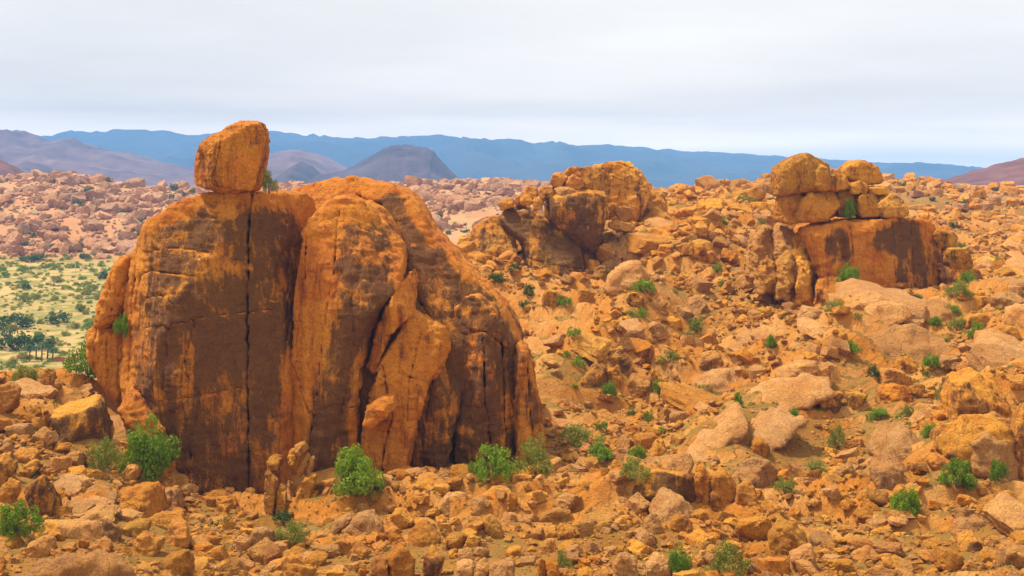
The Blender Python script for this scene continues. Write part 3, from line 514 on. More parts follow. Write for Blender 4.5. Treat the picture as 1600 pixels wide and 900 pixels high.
for k, (pl, dd, th, lab, pt, rn) in enumerate([
    ([(1214, 345), (1215, 307), (1235, 300), (1252, 301), (1249, 347), (1230, 350)], 216, 6, "plain upright tan " + SB, 0.05, 0.5),
    ([(1243, 346), (1247, 315), (1262, 300), (1300, 296), (1308, 312), (1306, 340), (1270, 347)], 213.5, 6.5, "wide cracked orange " + SB, 0.05, 0.55),
    ([(1302, 338), (1303, 297), (1328, 294), (1334, 310), (1332, 338)], 216, 6, "dark recessed " + SB, 0.5, 0.5),
    ([(1337, 339), (1336, 308), (1345, 302), (1366, 304), (1370, 318), (1369, 339)], 213.5, 5, "upright split block beside the shrub in the right outcrop's stack", 0.1, 0.6),
    ([(1367, 338), (1363, 306), (1385, 301), (1404, 308), (1414, 336), (1395, 340)], 214, 6, "sloping right-hand " + SB, 0.3, 0.6),
    ([(1204, 302), (1206, 274), (1222, 254), (1250, 240), (1278, 237), (1290, 246), (1297, 262), (1290, 285), (1268, 298), (1245, 301), (1217, 306)], 214.5, 7.5, "giant rounded boulder topping the right outcrop, overhanging its edge", 0.12, 0.75),
    ([(1270, 298), (1272, 268), (1281, 255), (1292, 262), (1296, 282), (1298, 298)], 212, 3.5, "pointed orange boulder leaning against the giant topmost boulder", 0.05, 0.7),
    ([(1290, 298), (1291, 268), (1300, 262), (1318, 277), (1327, 292), (1315, 297)], 213.5, 4.5, "wedge-shaped dark-sided boulder between the two topmost boulders", 0.4, 0.7),
    ([(1310, 270), (1322, 254), (1342, 250), (1362, 258), (1377, 274), (1374, 287), (1345, 289), (1318, 280)], 216.5, 6, "rounded domed boulder on top of the right outcrop, smaller of two", 0.15, 0.85),
    ([(1326, 302), (1330, 288), (1342, 282), (1354, 290), (1352, 303), (1336, 304)], 213, 2.5, "small lumpy boulder wedged under the smaller domed boulder", 0.0, 0.7),
    ([(1352, 303), (1356, 293), (1384, 292), (1392, 300), (1380, 305)], 214, 3.5, "thin flat slab lying under the smaller domed boulder", 0.1, 0.6),
    ([(1454, 364), (1462, 357), (1484, 358), (1494, 370), (1493, 386), (1462, 388)], 215, 4, "upper of two rounded blocks stacked beside the streaked cliff", 0.25, 0.7),
    ([(1468, 418), (1472, 388), (1497, 385), (1513, 402), (1514, 420), (1480, 424)], 214, 4.5, "lower of two rounded blocks stacked beside the streaked cliff", 0.45, 0.65)]):
    tag(rock("boulder" if k > 4 else "rock_block", pl, dd, th, 0.16, M_ROCK, rnd=rn * 0.5, cuts=4, cutr=(0.86, 0.98), blocky=0.5, lean=0.04, patina=pt, seed=80 + k, cracks=[([(1285, 300), (1262, 322), (1248, 346)], 2.5, 0.6)] if k == 1 else ()), lab, "boulder" if k > 4 else "rock")

# ---- boulders and slabs on the slopes: outline, lean, thickness factor, varnish, material, label
O, SL = M_ROCK, M_SLAB
HERO = [
 ([(85, 645), (95, 622), (130, 612), (152, 614), (160, 640), (174, 672), (158, 700), (110, 695), (93, 670)], 0.2, 0.7, 0.75, O, "big dark flat-faced block on the slope left of the monolith"),
 ([(180, 782), (184, 760), (205, 752), (238, 755), (250, 775), (255, 798), (205, 806), (184, 798)], 0.05, 0.9, 0.1, O, "left half of a large split rounded boulder below the green shrub"),
 ([(240, 757), (258, 755), (276, 766), (282, 792), (275, 800), (256, 801), (250, 775)], 0.05, 1.0, 0.4, O, "right half of a large split rounded boulder below the green shrub"),
 ([(38, 795), (41, 762), (60, 737), (74, 742), (88, 765), (91, 795), (70, 808), (45, 806)], 0.05, 0.9, 0.6, O, "upright dark-fronted boulder with a humped top above the long rock ledge"),
 ([(62, 825), (75, 808), (115, 806), (150, 811), (166, 830), (160, 845), (100, 845)], 0.1, 0.6, 0.0, O, "long low rock ledge behind the small flat-capped boulder"),
 ([(30, 915), (36, 875), (60, 864), (130, 866), (190, 876), (212, 915)], 0.15, 0.5, 0.1, O, "broad smooth tan slab with small boulders perched along its back"),
 ([(193, 840), (196, 814), (215, 808), (234, 818), (228, 835), (210, 845)], 0.1, 0.9, 0.3, O, "rounded upper block of the fractured ledge below the split boulder"),
 ([(205, 868), (210, 842), (232, 824), (255, 838), (245, 862), (225, 872)], 0.1, 0.9, 0.2, O, "diamond-shaped lower block of the fractured ledge below the split boulder"),
 ([(262, 850), (263, 818), (275, 812), (292, 815), (298, 850), (280, 860)], 0.05, 0.8, 0.05, O, "tall orange end block of the fractured ledge below the split boulder"),
 ([(250, 900), (255, 860), (280, 855), (302, 858), (304, 900)], 0.05, 0.7, 0.3, O, "low block at the foot of the tall end block of the fractured ledge"),
 ([(155, 845), (158, 812), (176, 808), (190, 815), (188, 842), (170, 850)], 0.05, 0.7, 0.5, O, "dark recessed block in the fractured ledge below the split boulder"),
 ([(215, 812), (235, 800), (285, 802), (296, 815), (270, 830), (240, 826)], 0.1, 0.6, 0.2, O, "flat shelf of rock directly beneath the large split boulder"),
 ([(41, 868), (42, 845), (60, 840), (81, 842), (83, 866), (62, 872)], 0.0, 0.9, 0.1, O, "cube-like boulder perched on the broad smooth tan slab"),
 ([(53, 836), (66, 818), (90, 821), (104, 838), (92, 850), (62, 848)], 0.0, 0.9, 0.4, O, "dark rounded boulder behind the cube-like boulder"),
 ([(-15, 856), (-10, 840), (28, 838), (33, 850), (28, 859)], 0.0, 0.8, 0.3, O, "flat dark boulder beside the dark green shrub on the ledge"),
 ([(-20, 765), (-20, 708), (10, 702), (23, 712), (20, 740), (0, 768)], 0.1, 0.8, 0.6, O, "tall shadowed block below a rounded tan boulder on the left mound"),
 ([(20, 722), (30, 700), (50, 695), (61, 705), (58, 718), (36, 728)], 0.05, 0.9, 0.2, O, "rounded tan boulder beside the tall shadowed block"),
 ([(28, 745), (40, 726), (60, 715), (69, 724), (52, 742), (38, 752)], 0.05, 0.9, 0.4, O, "leaning slabby boulder under the rounded tan boulder"),
 ([(-2, 790), (5, 760), (25, 738), (35, 750), (28, 775), (10, 792)], 0.05, 0.8, 0.1, O, "smooth tilted orange boulder at the edge of the left mound"),
 ([(-20, 650), (-15, 605), (10, 597), (30, 603), (33, 618), (15, 640)], 0.05, 0.9, 0.15, O, "big egg-shaped boulder near the olive bush on the left mound"),
 ([(63, 602), (68, 582), (76, 572), (86, 585), (86, 598), (72, 604)], 0.0, 0.9, 0.0, O, "upright cone-shaped boulder overlooking the valley plain"),
 ([(80, 600), (88, 592), (100, 596), (98, 604), (84, 606)], 0.0, 0.9, 0.2, O, "small round boulder beside the cone-shaped boulder"),
 ([(104, 728), (104, 712), (116, 700), (128, 708), (132, 725), (118, 733)], 0.0, 0.9, 0.3, O, "stacked pair-like boulder right of the dark flat-faced block"),
 ([(138, 855), (142, 842), (160, 840), (178, 852), (170, 862), (150, 865)], 0.0, 0.8, 0.1, O, "small flat-capped boulder in front of the long rock ledge"),
 ([(526, 832), (545, 820), (562, 800), (574, 796), (600, 817), (596, 827), (560, 834)], 0.35, 0.8, 0.0, SL, "triangular pale rock slab lying below the bright green shrub"),
 ([(516, 832), (524, 812), (545, 803), (552, 808), (535, 822), (522, 834)], 0.3, 0.7, 0.0, SL, "narrow pale slab tucked behind the triangular slab"),
 ([(369, 862), (371, 838), (383, 827), (393, 838), (392, 862), (380, 867)], 0.1, 0.8, 0.1, SL, "smaller of two touching brown boulders below the dark monolith face"),
 ([(393, 858), (394, 830), (408, 816), (424, 822), (432, 848), (426, 860), (408, 862)], 0.1, 0.8, 0.15, SL, "larger of two touching brown boulders below the dark monolith face"),
 ([(684, 790), (702, 766), (718, 763), (731, 774), (729, 800), (716, 806)], 0.3, 0.7, 0.0, SL, "angular pale plate of rock beside a layered one below the round shrub"),
 ([(727, 800), (734, 781), (752, 774), (768, 786), (762, 798), (738, 808)], 0.3, 0.7, 0.0, SL, "layered pale plate of rock below the round shrub"),
 ([(608, 805), (620, 793), (644, 789), (648, 810), (632, 830), (614, 824)], 0.1, 0.9, 0.05, O, "angular orange boulder above the cracked flat-topped rock"),
 ([(633, 836), (652, 817), (684, 814), (690, 836), (676, 856), (648, 850)], 0.2, 0.8, 0.0, O, "flat-topped rock riddled with cracks at the head of the bottom ledge"),
 ([(752, 814), (768, 799), (780, 815), (788, 838), (772, 843), (760, 830)], 0.05, 0.9, 0.0, O, "pointed upright boulder among low rocks right of the pale plates"),
 ([(600, 915), (603, 872), (622, 846), (640, 843), (650, 858), (645, 915)], 0.15, 0.8, 0.3, O, "wide split column of the rock ledge under the cracked flat-topped rock"),
 ([(575, 915), (580, 880), (592, 862), (608, 868), (605, 915)], 0.1, 0.8, 0.2, O, "rounded outer column of the rock ledge under the cracked flat-topped rock"),
 ([(655, 915), (664, 866), (684, 846), (699, 850), (690, 880), (684, 915)], 0.15, 0.8, 0.4, O, "tall narrow column of the rock ledge under the cracked flat-topped rock"),
 ([(706, 915), (716, 865), (740, 863), (742, 880), (738, 915)], 0.3, 0.6, 0.0, SL, "pale upright slab, first of three side by side in the rubble"),
 ([(741, 915), (748, 870), (760, 866), (764, 882), (758, 915)], 0.3, 0.6, 0.0, SL, "narrow pale upright slab, middle of three side by side in the rubble"),
 ([(763, 915), (765, 872), (785, 864), (803, 872), (805, 915)], 0.3, 0.6, 0.0, SL, "wide pale upright slab, last of three side by side in the rubble"),
 ([(787, 862), (795, 855), (812, 856), (816, 866), (802, 872), (790, 870)], 0.0, 0.9, 0.2, O, "mushroom-like flat boulder perched beside the wide pale slab"),
 ([(847, 840), (848, 828), (868, 822), (870, 838)], 0.0, 0.9, 0.0, O, "upper left cube of a rock jointed like four stacked cubes"),
 ([(872, 843), (872, 822), (885, 820), (897, 830), (899, 846)], 0.0, 0.9, 0.1, O, "upper right cube of a rock jointed like four stacked cubes"),
 ([(842, 868), (844, 846), (866, 840), (868, 866)], 0.0, 0.9, 0.0, O, "lower left cube of a rock jointed like four stacked cubes"),
 ([(872, 866), (872, 846), (896, 846), (898, 864)], 0.0, 0.9, 0.0, O, "lower right cube of a rock jointed like four stacked cubes"),
 ([(842, 912), (842, 872), (850, 868), (856, 912)], 0.0, 0.8, 0.1, O, "thin orange post of rock below the four jointed cubes"),
 ([(858, 912), (852, 870), (866, 867), (873, 890), (873, 912)], 0.0, 0.8, 0.1, O, "stepped orange post of rock below the four jointed cubes"),
 ([(840, 815), (848, 800), (865, 795), (888, 795), (900, 815), (880, 822), (862, 812)], 0.2, 0.8, 0.1, O, "arched boulder just above the four jointed cubes"),
 ([(793, 800), (794, 770), (800, 762), (807, 770), (806, 805)], 0.0, 1.0, 0.0, O, "upright finger of rock standing in the rubble near the round shrub"),
 ([(1000, 728), (1018, 714), (1050, 708), (1082, 709), (1087, 730), (1060, 742), (1015, 738)], 0.5, 0.6, 0.0, SL, "flat pale cap slab of the shadowed ledge, layered with fine cracks"),
 ([(985, 772), (1000, 742), (1018, 733), (1060, 738), (1088, 736), (1092, 778), (1070, 786), (1030, 772)], 0.05, 0.5, 0.7, O, "shadowed dark-streaked wall of rock beneath the flat pale cap slab"),
 ([(1086, 790), (1086, 720), (1096, 712), (1108, 716), (1111, 740), (1107, 795)], 0.05, 0.7, 0.1, O, "tall column right of the dark-streaked wall, with a rounded head"),
 ([(1108, 792), (1110, 737), (1124, 722), (1146, 728), (1152, 762), (1138, 794)], 0.1, 0.7, 0.3, O, "cracked angular outcrop between the tall column and the pointed block"),
 ([(1147, 796), (1150, 764), (1164, 747), (1176, 757), (1182, 780), (1178, 796)], 0.05, 0.9, 0.05, O, "pointed orange block standing beside the cracked angular outcrop"),
 ([(1146, 742), (1158, 722), (1180, 712), (1208, 713), (1212, 728), (1200, 760), (1184, 768), (1165, 752)], 0.1, 0.8, 0.5, SL, "large pale-topped boulder with a dark shaded side below the great slabs"),
 ([(1012, 800), (1018, 770), (1040, 765), (1070, 780), (1085, 800), (1070, 815), (1040, 806)], 0.5, 0.7, 0.0, SL, "smooth sloping slab below the dark-streaked wall"),
 ([(1046, 822), (1050, 806), (1066, 802), (1085, 820), (1080, 836), (1062, 832)], 0.2, 0.8, 0.2, O, "blocky boulder at the lower end of the smooth sloping slab"),
 ([(1002, 835), (1010, 808), (1022, 800), (1032, 815), (1032, 838), (1018, 838)], 0.1, 0.8, 0.0, SL, "tilted pale boulder left of the smooth sloping slab"),
 ([(1010, 905), (1010, 865), (1018, 852), (1036, 860), (1048, 890), (1046, 912)], 0.15, 0.7, 0.0, SL, "tall rounded pale boulder left of the lowest green shrub"),
 ([(954, 912), (960, 872), (968, 856), (994, 856), (996, 912)], 0.2, 0.6, 0.0, SL, "square pale slab cut by one straight crack"),
 ([(1016, 717), (1022, 690), (1028, 679), (1036, 688), (1041, 712)], 0.05, 0.9, 0.1, O, "shark-fin shaped boulder standing above the flat pale cap slab"),
 ([(958, 722), (960, 702), (984, 700), (985, 720)], 0.0, 0.9, 0.2, O, "red cube-shaped boulder between two green shrubs"),
 ([(1065, 706), (1090, 685), (1150, 636), (1165, 632), (1185, 648), (1160, 670), (1115, 700), (1085, 714)], 1.5, 0.35, 0.0, SL, "great pale slab sloping down, lowest of the bare slabs on the hillside"),
 ([(1130, 712), (1160, 680), (1225, 632), (1262, 618), (1275, 640), (1230, 670), (1195, 700), (1150, 728)], 1.3, 0.35, 0.1, SL, "long pale slab with a dark edge, middle of the bare hillside slabs"),
 ([(1152, 640), (1165, 612), (1200, 590), (1250, 580), (1300, 585), (1316, 598), (1290, 620), (1240, 632), (1190, 655)], 1.2, 0.4, 0.1, SL, "widest pale slab carrying a long boulder, uppermost of the bare hillside slabs"),
 ([(1208, 592), (1222, 575), (1250, 564), (1270, 562), (1276, 574), (1266, 588), (1225, 598)], 0.3, 0.8, 0.0, O, "long smooth boulder lying on the widest pale slab"),
 ([(1124, 690), (1130, 672), (1150, 662), (1166, 666), (1160, 682), (1140, 693)], 0.2, 0.8, 0.1, O, "brown rounded boulder resting on the lowest bare hillside slab"),
 ([(1276, 640), (1280, 616), (1300, 606), (1318, 612), (1312, 636), (1292, 644)], 0.1, 0.8, 0.5, O, "dark rounded boulder at the lip of the widest pale slab"),
 ([(1304, 632), (1308, 610), (1330, 605), (1352, 608), (1346, 626), (1325, 636)], 0.1, 0.8, 0.6, O, "dark long boulder right of its rounded neighbour at the slab's lip"),
 ([(1172, 710), (1174, 690), (1186, 684), (1200, 692), (1204, 704), (1188, 714)], 0.05, 0.9, 0.2, O, "round orange boulder above the large pale-topped boulder"),
 ([(1320, 532), (1328, 508), (1350, 482), (1380, 472), (1412, 478), (1428, 488), (1400, 502), (1370, 512), (1345, 534)], 0.6, 0.6, 0.1, SL, "smooth whaleback dome with a hollow in its top, below the streaked cliff"),
 ([(1332, 540), (1368, 516), (1400, 508), (1440, 514), (1476, 530), (1478, 566), (1440, 572), (1385, 570), (1356, 562)], 0.6, 0.5, 0.15, SL, "broad low dome of bare rock below the whaleback dome"),
 ([(1428, 492), (1442, 470), (1476, 466), (1498, 478), (1494, 500), (1455, 504)], 0.6, 0.6, 0.0, SL, "short pale dome right of the whaleback dome"),
 ([(1478, 645), (1479, 612), (1490, 585), (1515, 574), (1545, 582), (1562, 605), (1566, 636), (1540, 648), (1495, 650)], 0.15, 0.7, 0.35, O, "very large rounded boulder with an undercut base on the right slope"),
 ([(1460, 700), (1470, 660), (1490, 646), (1560, 642), (1592, 660), (1590, 705), (1520, 710)], 0.15, 0.5, 0.35, O, "massive rock base under the very large rounded boulder"),
 ([(1580, 720), (1584, 650), (1600, 625), (1640, 615), (1650, 760), (1600, 770)], 0.1, 0.6, 0.25, O, "tall smooth rock face beside the massive rock base"),
 ([(1496, 720), (1497, 672), (1512, 661), (1560, 661), (1590, 675), (1606, 710), (1604, 750), (1560, 745), (1525, 735)], 0.15, 0.6, 0.4, O, "hooded boulder with a dark hollow under its brow"),
 ([(1537, 662), (1540, 648), (1552, 643), (1564, 652), (1560, 664)], 0.0, 0.9, 0.1, O, "small boulder perched on top of the hooded boulder"),
 ([(1375, 628), (1374, 606), (1400, 600), (1420, 606), (1421, 626), (1400, 630)], 0.05, 0.8, 0.1, O, "flat wide boulder carrying the hat-shaped boulder"),
 ([(1374, 602), (1377, 580), (1390, 568), (1405, 575), (1418, 580), (1419, 600), (1395, 606)], 0.0, 0.8, 0.05, O, "hat-shaped two-lobed boulder stacked among pale slabs"),
 ([(1400, 578), (1402, 560), (1420, 555), (1436, 566), (1432, 580), (1415, 584)], 0.1, 0.8, 0.05, O, "round-shouldered boulder behind the hat-shaped boulder"),
 ([(1420, 620), (1424, 602), (1434, 595), (1447, 606), (1440, 620), (1430, 626)], 0.0, 0.9, 0.0, O, "angular small boulder right beside the hat-shaped boulder"),
 ([(1350, 700), (1370, 672), (1400, 662), (1430, 672), (1450, 690), (1430, 715), (1390, 722)], 0.7, 0.4, 0.0, SL, "broken pale shelf above the undercut dark block"),
 ([(1356, 740), (1364, 720), (1385, 714), (1408, 718), (1412, 760), (1390, 768), (1370, 762)], 0.1, 0.7, 0.55, O, "undercut dark block under a light cap on the right slope"),
 ([(1445, 724), (1450, 708), (1466, 703), (1480, 712), (1484, 728), (1466, 738)], 0.05, 0.9, 0.1, O, "rounded boulder right of the broken pale shelf"),
 ([(1198, 866), (1200, 828), (1220, 815), (1252, 820), (1266, 838), (1252, 866), (1222, 872)], 0.15, 0.7, 0.1, O, "broad domed boulder with vertical splits in the lower rubble"),
 ([(1334, 818), (1336, 790), (1352, 782), (1370, 790), (1386, 815), (1360, 822)], 0.05, 0.7, 0.3, O, "low dark-fronted block with a round stone on top"),
 ([(1340, 790), (1342, 776), (1352, 772), (1360, 780), (1357, 789)], 0.0, 0.9, 0.0, O, "round stone sitting on the low dark-fronted block"),
 ([(1564, 890), (1568, 858), (1585, 848), (1615, 846), (1620, 890)], 0.05, 0.8, 0.3, O, "squared boulder low on the right slope, below a rounded red one"),
 ([(1580, 850), (1582, 834), (1600, 826), (1625, 830), (1625, 850)], 0.05, 0.9, 0.1, O, "rounded red boulder above the squared boulder"),
 ([(1478, 830), (1490, 812), (1520, 802), (1560, 812), (1580, 824), (1540, 834), (1505, 836)], 0.6, 0.5, 0.1, SL, "low cracked slab bulging from the right-hand rubble"),
 ([(1494, 858), (1498, 838), (1520, 830), (1536, 842), (1530, 860), (1510, 866)], 0.1, 0.8, 0.5, O, "dark rounded boulder under the low cracked slab"),
 ([(1560, 785), (1562, 768), (1575, 765), (1596, 785), (1590, 798), (1576, 796)], 0.1, 0.8, 0.1, O, "slanting long boulder at the right edge of the rubble"),
 ([(1540, 540), (1538, 515), (1555, 503), (1580, 510), (1592, 530), (1575, 542)], 0.1, 0.7, 0.2, O, "large rounded boulder among shrubs near the broad low dome"),
 ([(1505, 512), (1508, 495), (1530, 488), (1548, 498), (1535, 512)], 0.1, 0.8, 0.2, O, "rounded brown boulder between the short dome and dark shrubs"),
 ([(1505, 480), (1512, 466), (1535, 462), (1552, 472), (1545, 484), (1520, 486)], 0.1, 0.8, 0.2, O, "oblong boulder below the lower stacked blocks"),
 ([(1545, 478), (1552, 462), (1580, 456), (1600, 466), (1590, 482)], 0.2, 0.8, 0.0, SL, "smooth pale boulder on the ridge right of the oblong boulder"),
 ([(1560, 502), (1575, 482), (1610, 472), (1650, 476), (1650, 505), (1600, 510)], 0.5, 0.5, 0.2, SL, "wide grey-pink slab on the ridge at the right edge"),
 ([(888, 610), (905, 592), (940, 560), (950, 556), (950, 575), (925, 600), (905, 612)], 0.4, 0.6, 0.3, O, "long leaning slab rising from the gully to a cluster of blocks"),
 ([(944, 575), (950, 552), (970, 540), (985, 545), (984, 570), (965, 578)], 0.1, 0.8, 0.5, O, "hollow-sided boulder at the head of the long leaning slab"),
 ([(985, 560), (988, 540), (1005, 530), (1028, 540), (1034, 555), (1015, 562)], 0.1, 0.8, 0.4, O, "dark-fronted boulder right of the hollow-sided boulder"),
 ([(948, 610), (946, 575), (956, 566), (970, 572), (972, 608)], 0.05, 0.7, 0.1, O, "vertical fluted slab in the cluster above the gully"),
 ([(972, 618), (975, 590), (995, 578), (1018, 582), (1015, 600), (990, 620)], 0.2, 0.7, 0.2, O, "smooth-faced slab in the cluster above the gully"),
 ([(1010, 605), (1012, 580), (1022, 574), (1034, 580), (1032, 600)], 0.1, 0.8, 0.4, O, "dark little block right of the smooth-faced slab"),
 ([(950, 545), (962, 530), (978, 518), (990, 528), (994, 540), (975, 544)], 0.2, 0.7, 0.3, SL, "peaked pale boulder behind the hollow-sided boulder"),
 ([(1006, 528), (1012, 510), (1024, 502), (1042, 508), (1045, 524), (1020, 528)], 0.2, 0.7, 0.0, SL, "pale rounded boulder above the dark-fronted boulder"),
 ([(1055, 505), (1056, 480), (1066, 476), (1084, 490), (1080, 505)], 0.05, 0.7, 0.6, O, "fluted dark stump of rock at the end of a pale slab"),
 ([(1060, 480), (1085, 462), (1110, 464), (1100, 482), (1080, 492)], 0.8, 0.4, 0.0, SL, "pale slab ending in the fluted dark stump"),
 ([(1088, 575), (1092, 552), (1110, 542), (1128, 548), (1126, 572), (1105, 580)], 0.1, 0.7, 0.4, O, "boulder split into a light and a dark half on the hillside"),
 ([(1078, 615), (1085, 595), (1120, 578), (1150, 575), (1156, 610), (1120, 618)], 0.5, 0.5, 0.1, SL, "wide pale rock face below the two-toned boulder"),
 ([(927, 570), (928, 540), (940, 534), (948, 540), (946, 556)], 0.0, 0.9, 0.3, O, "cube-shaped dark boulder left of the peaked pale boulder"),
 ([(848, 478), (848, 455), (865, 448), (884, 455), (884, 478), (865, 482)], 0.1, 0.7, 0.3, O, "reddish blocky boulder at the foot of the middle outcrop"),
 ([(904, 470), (905, 450), (916, 448), (930, 460), (926, 470)], 0.05, 0.8, 0.1, O, "angular tan boulder right of the reddish blocky boulder"),
 ([(942, 448), (952, 430), (975, 412), (1000, 402), (1018, 412), (1020, 432), (1000, 442), (965, 450)], 0.4, 0.7, 0.1, SL, "large smooth mound-like boulder right of the middle outcrop's cleft"),
 ([(976, 480), (978, 462), (990, 456), (1008, 466), (1008, 480)], 0.05, 0.8, 0.5, O, "dark-striped boulder below the large mound-like boulder"),
 ([(928, 432), (930, 418), (942, 414), (950, 424), (944, 438)], 0.0, 0.9, 0.1, O, "round boulder in the middle outcrop's cleft"),
 ([(1018, 418), (1022, 402), (1032, 398), (1040, 408), (1036, 420)], 0.0, 0.9, 0.0, O, "small dome right of the large mound-like boulder"),
]
for k, (pl, lean, tf, pt, mt, lab) in enumerate(HERO):
    a = np.array(pl, float); w, hh = np.ptp(a, axis=0)
    xc = a[:, 0].mean(); yb = a[:, 1].max()
    D = ground_D(xc, yb - 0.12 * hh) or 150.0
    th = max(0.35 * w, min(w, hh * 1.5)) / F * D * (tf + 0.25); vox = max(0.10, max(w, hh) / F * D / 30)
    tag(rock("boulder" if mt is O else "flat_rock", pl, D + th * 0.25, th, vox, mt, rnd=0.28, cuts=7, cutr=(0.78, 0.97), lean=lean, patina=pt, seed=100 + k, sink=0.2, namp=0.075 * min(w, hh) / F * D, blocky=0.7 if k % 3 else 0.4, flute=0.08 if min(w, hh) > 30 else 0.0),
        lab, "boulder" if mt is O else "rock slab")
# ------------------------------------------------------------------ generic stones
def ico(sub):
    import bmesh
    bm = bmesh.new(); bmesh.ops.create_icosphere(bm, subdivisions=sub, radius=1.0)
    v = np.array([x.co[:] for x in bm.verts]); f = np.array([[q.index for q in p.verts] for p in bm.faces]); bm.free(); return v, f
ICO = {s: ico(s) for s in (2, 3, 4)}
def stone_mesh(name, sub, seed, mat, kind):
    r = np.random.default_rng(seed); v, f = ICO[sub]
    if kind == "block":
        ax = np.linalg.qr(r.normal(size=(3, 3)) * 0.35 + np.eye(3))[0]
        pl = np.concatenate([ax, -ax, r.normal(size=(4, 3))]); pd = np.concatenate([r.uniform(0.62, 0.95, 6), r.uniform(0.8, 1.05, 4)]); kk = 34
    elif kind == "round":
        pl = r.normal(size=(12, 3)); pd = r.uniform(0.70, 1.0, 12); kk = 11
    else:
        ax = np.eye(3) + r.normal(size=(3, 3)) * 0.18
        pl = np.concatenate([ax, -ax, r.normal(size=(5, 3))]); pd = np.concatenate([[0.95, 0.8, 0.36], [0.9, 0.85, 0.4], r.uniform(0.8, 1.0, 5)]); kk = 36
    pl /= np.linalg.norm(pl, axis=1, keepdims=True)
    inv = np.maximum(v @ pl.T, 0) / pd
    rad = 1 / (np.sum(inv ** kk, 1) ** (1 / kk) + 1e-6)
    rad = np.minimum(rad, 1.5)
    q = v * rad[:, None]
    q = q * (1 + 0.20 * fbm(q * 1.3 + seed * 3.1 + 40, 3) + 0.09 * fbm(q * 4 + seed + 60, 2, 0.5, True))[:, None]
    q /= np.abs(q).max(0)          # unit half-extents
    me = bpy.data.meshes.new(name)
    me.from_pydata(q.tolist(), [], f.tolist()); me.polygons.foreach_set("use_smooth", [sub > 2] * len(f))
    if sub > 2:
        try: me.set_sharp_from_angle(angle=math.radians(26))
        except Exception: pass
    me.materials.append(mat); me.update(); return me
KINDS = ["block", "block", "slab", "block", "round", "slab"]
SM = [stone_mesh("stone", 4, 500 + k, M_ROCK, KINDS[k % 6]) for k in range(18)]
SMP = [stone_mesh("pale_stone", 4, 540 + k, M_SLAB, KINDS[k % 6]) for k in range(8)]
SMF = [stone_mesh("far_stone", 3, 570 + k, M_FAR, KINDS[k % 6]) for k in range(8)]

HB = np.array([(min(p[0] for p in h[0]), max(p[0] for p in h[0]), min(p[1] for p in h[0]), max(p[1] for p in h[0]), ground_D(np.mean([p[0] for p in h[0]]), max(p[1] for p in h[0])) or 150) for h in HERO])
def taken(px, D, s_px):
    """is there a traced rock standing here already, or right behind this spot"""
    px, D = np.atleast_1d(px), np.atleast_1d(D); x = (px - 800) / F * D; py = 300 - terr_z(x, D) / D * F; m = np.zeros(len(px), bool)
    for x0, x1, y0, y1, hd in HB:
        m |= (px > x0 - s_px * 0.2) & (px < x1 + s_px * 0.2) & (py > y0 + 0.2 * (y1 - y0)) & (py < y1 + s_px * 0.45) & (D > hd - 12)
    return m
def zone(x, D):
    px = 800 + x / D * F
    if D > 480: return ("pinkish weathered boulder on the far rocky hills beyond the valley", "boulders on the far hills")
    if px < 310: return ("orange boulder lying loose on the mound left of the monolith", "loose boulders on the left mound")
    if D < 141 and px < 900: return ("angular orange boulder in the rubble at the monolith's foot", "loose boulders below the monolith")
    if D > 205: return ("weathered boulder scattered on the upper hillside between the two outcrops", "loose boulders on the upper hillside")
    if px < 1180: return ("orange boulder in the rubble field right of the monolith", "loose boulders in the rubble field")
    return ("tan boulder on the slope below the right outcrop", "loose boulders on the right slope")
r = np.random.default_rng(11)
def in_mono(px, D):    # under the monolith
    return 150 < px < 850 and 139 < D < 172
cand = []
while len(cand) < 200:
    px = r.uniform(-60, 1660); D = math.exp(r.uniform(math.log(101), math.log(460)))
    if in_mono(px, D): continue
    if px < 330 and D > 160: continue
    if px < 720 and D > 180: continue
    if vnoise(np.array([px / 130, math.log(D) * 7, 3.3])) < 0.36: continue
    if taken(px, D, 16)[0]: continue
    s = D / F * min(36, 11 * r.pareto(2.2) + 11) * (1.5 if D < 150 else 1.0)
    cand.append((px, D, s))
for _ in range(52):
    px = r.choice([r.uniform(-40, 320), r.uniform(640, 860), r.uniform(1380, 1640)]); D = r.uniform(830, 1320) if px < 900 else r.uniform(350, 700)
    cand.append((px, D, D / F * r.uniform(9, 20)))
for k, (px, D, s) in enumerate(cand):
    x = (px - 800) / F * D; z = float(terr_z(x, D))
    me = SMF[k % 8] if D > 480 else (SMP[k % 8] if r.random() < 0.25 else SM[k % 18])
    o = bpy.data.objects.new("boulder", me); COL.objects.link(o)
    sx, sy, sz = s * r.uniform(0.42, 0.7), s * r.uniform(0.4, 0.65), s * r.uniform(0.3, 0.52)
    o.scale = (sx, sy, sz); o.rotation_euler = (r.normal() * 0.22, r.normal() * 0.25, r.uniform(0, 6.28))
    o.location = (x, D, z + sz * 0.45)
    lab, grp = zone(x, D); kd = {"block": "blocky", "round": "rounded", "slab": "flattish"}[KINDS[(k % 8 if me not in SM else k % 18) % 6]]
    szw = "small" if s * F / D < 14 else ("medium-sized" if s * F / D < 21 else "large")
    if me in SMP: lab = lab.replace("orange ", "").replace("tan ", "").replace("weathered ", ""); kd = kd + " pale"
    tag(o, "%s %s %s" % (szw, kd, lab.replace("angular ", "")), "boulder", grp)

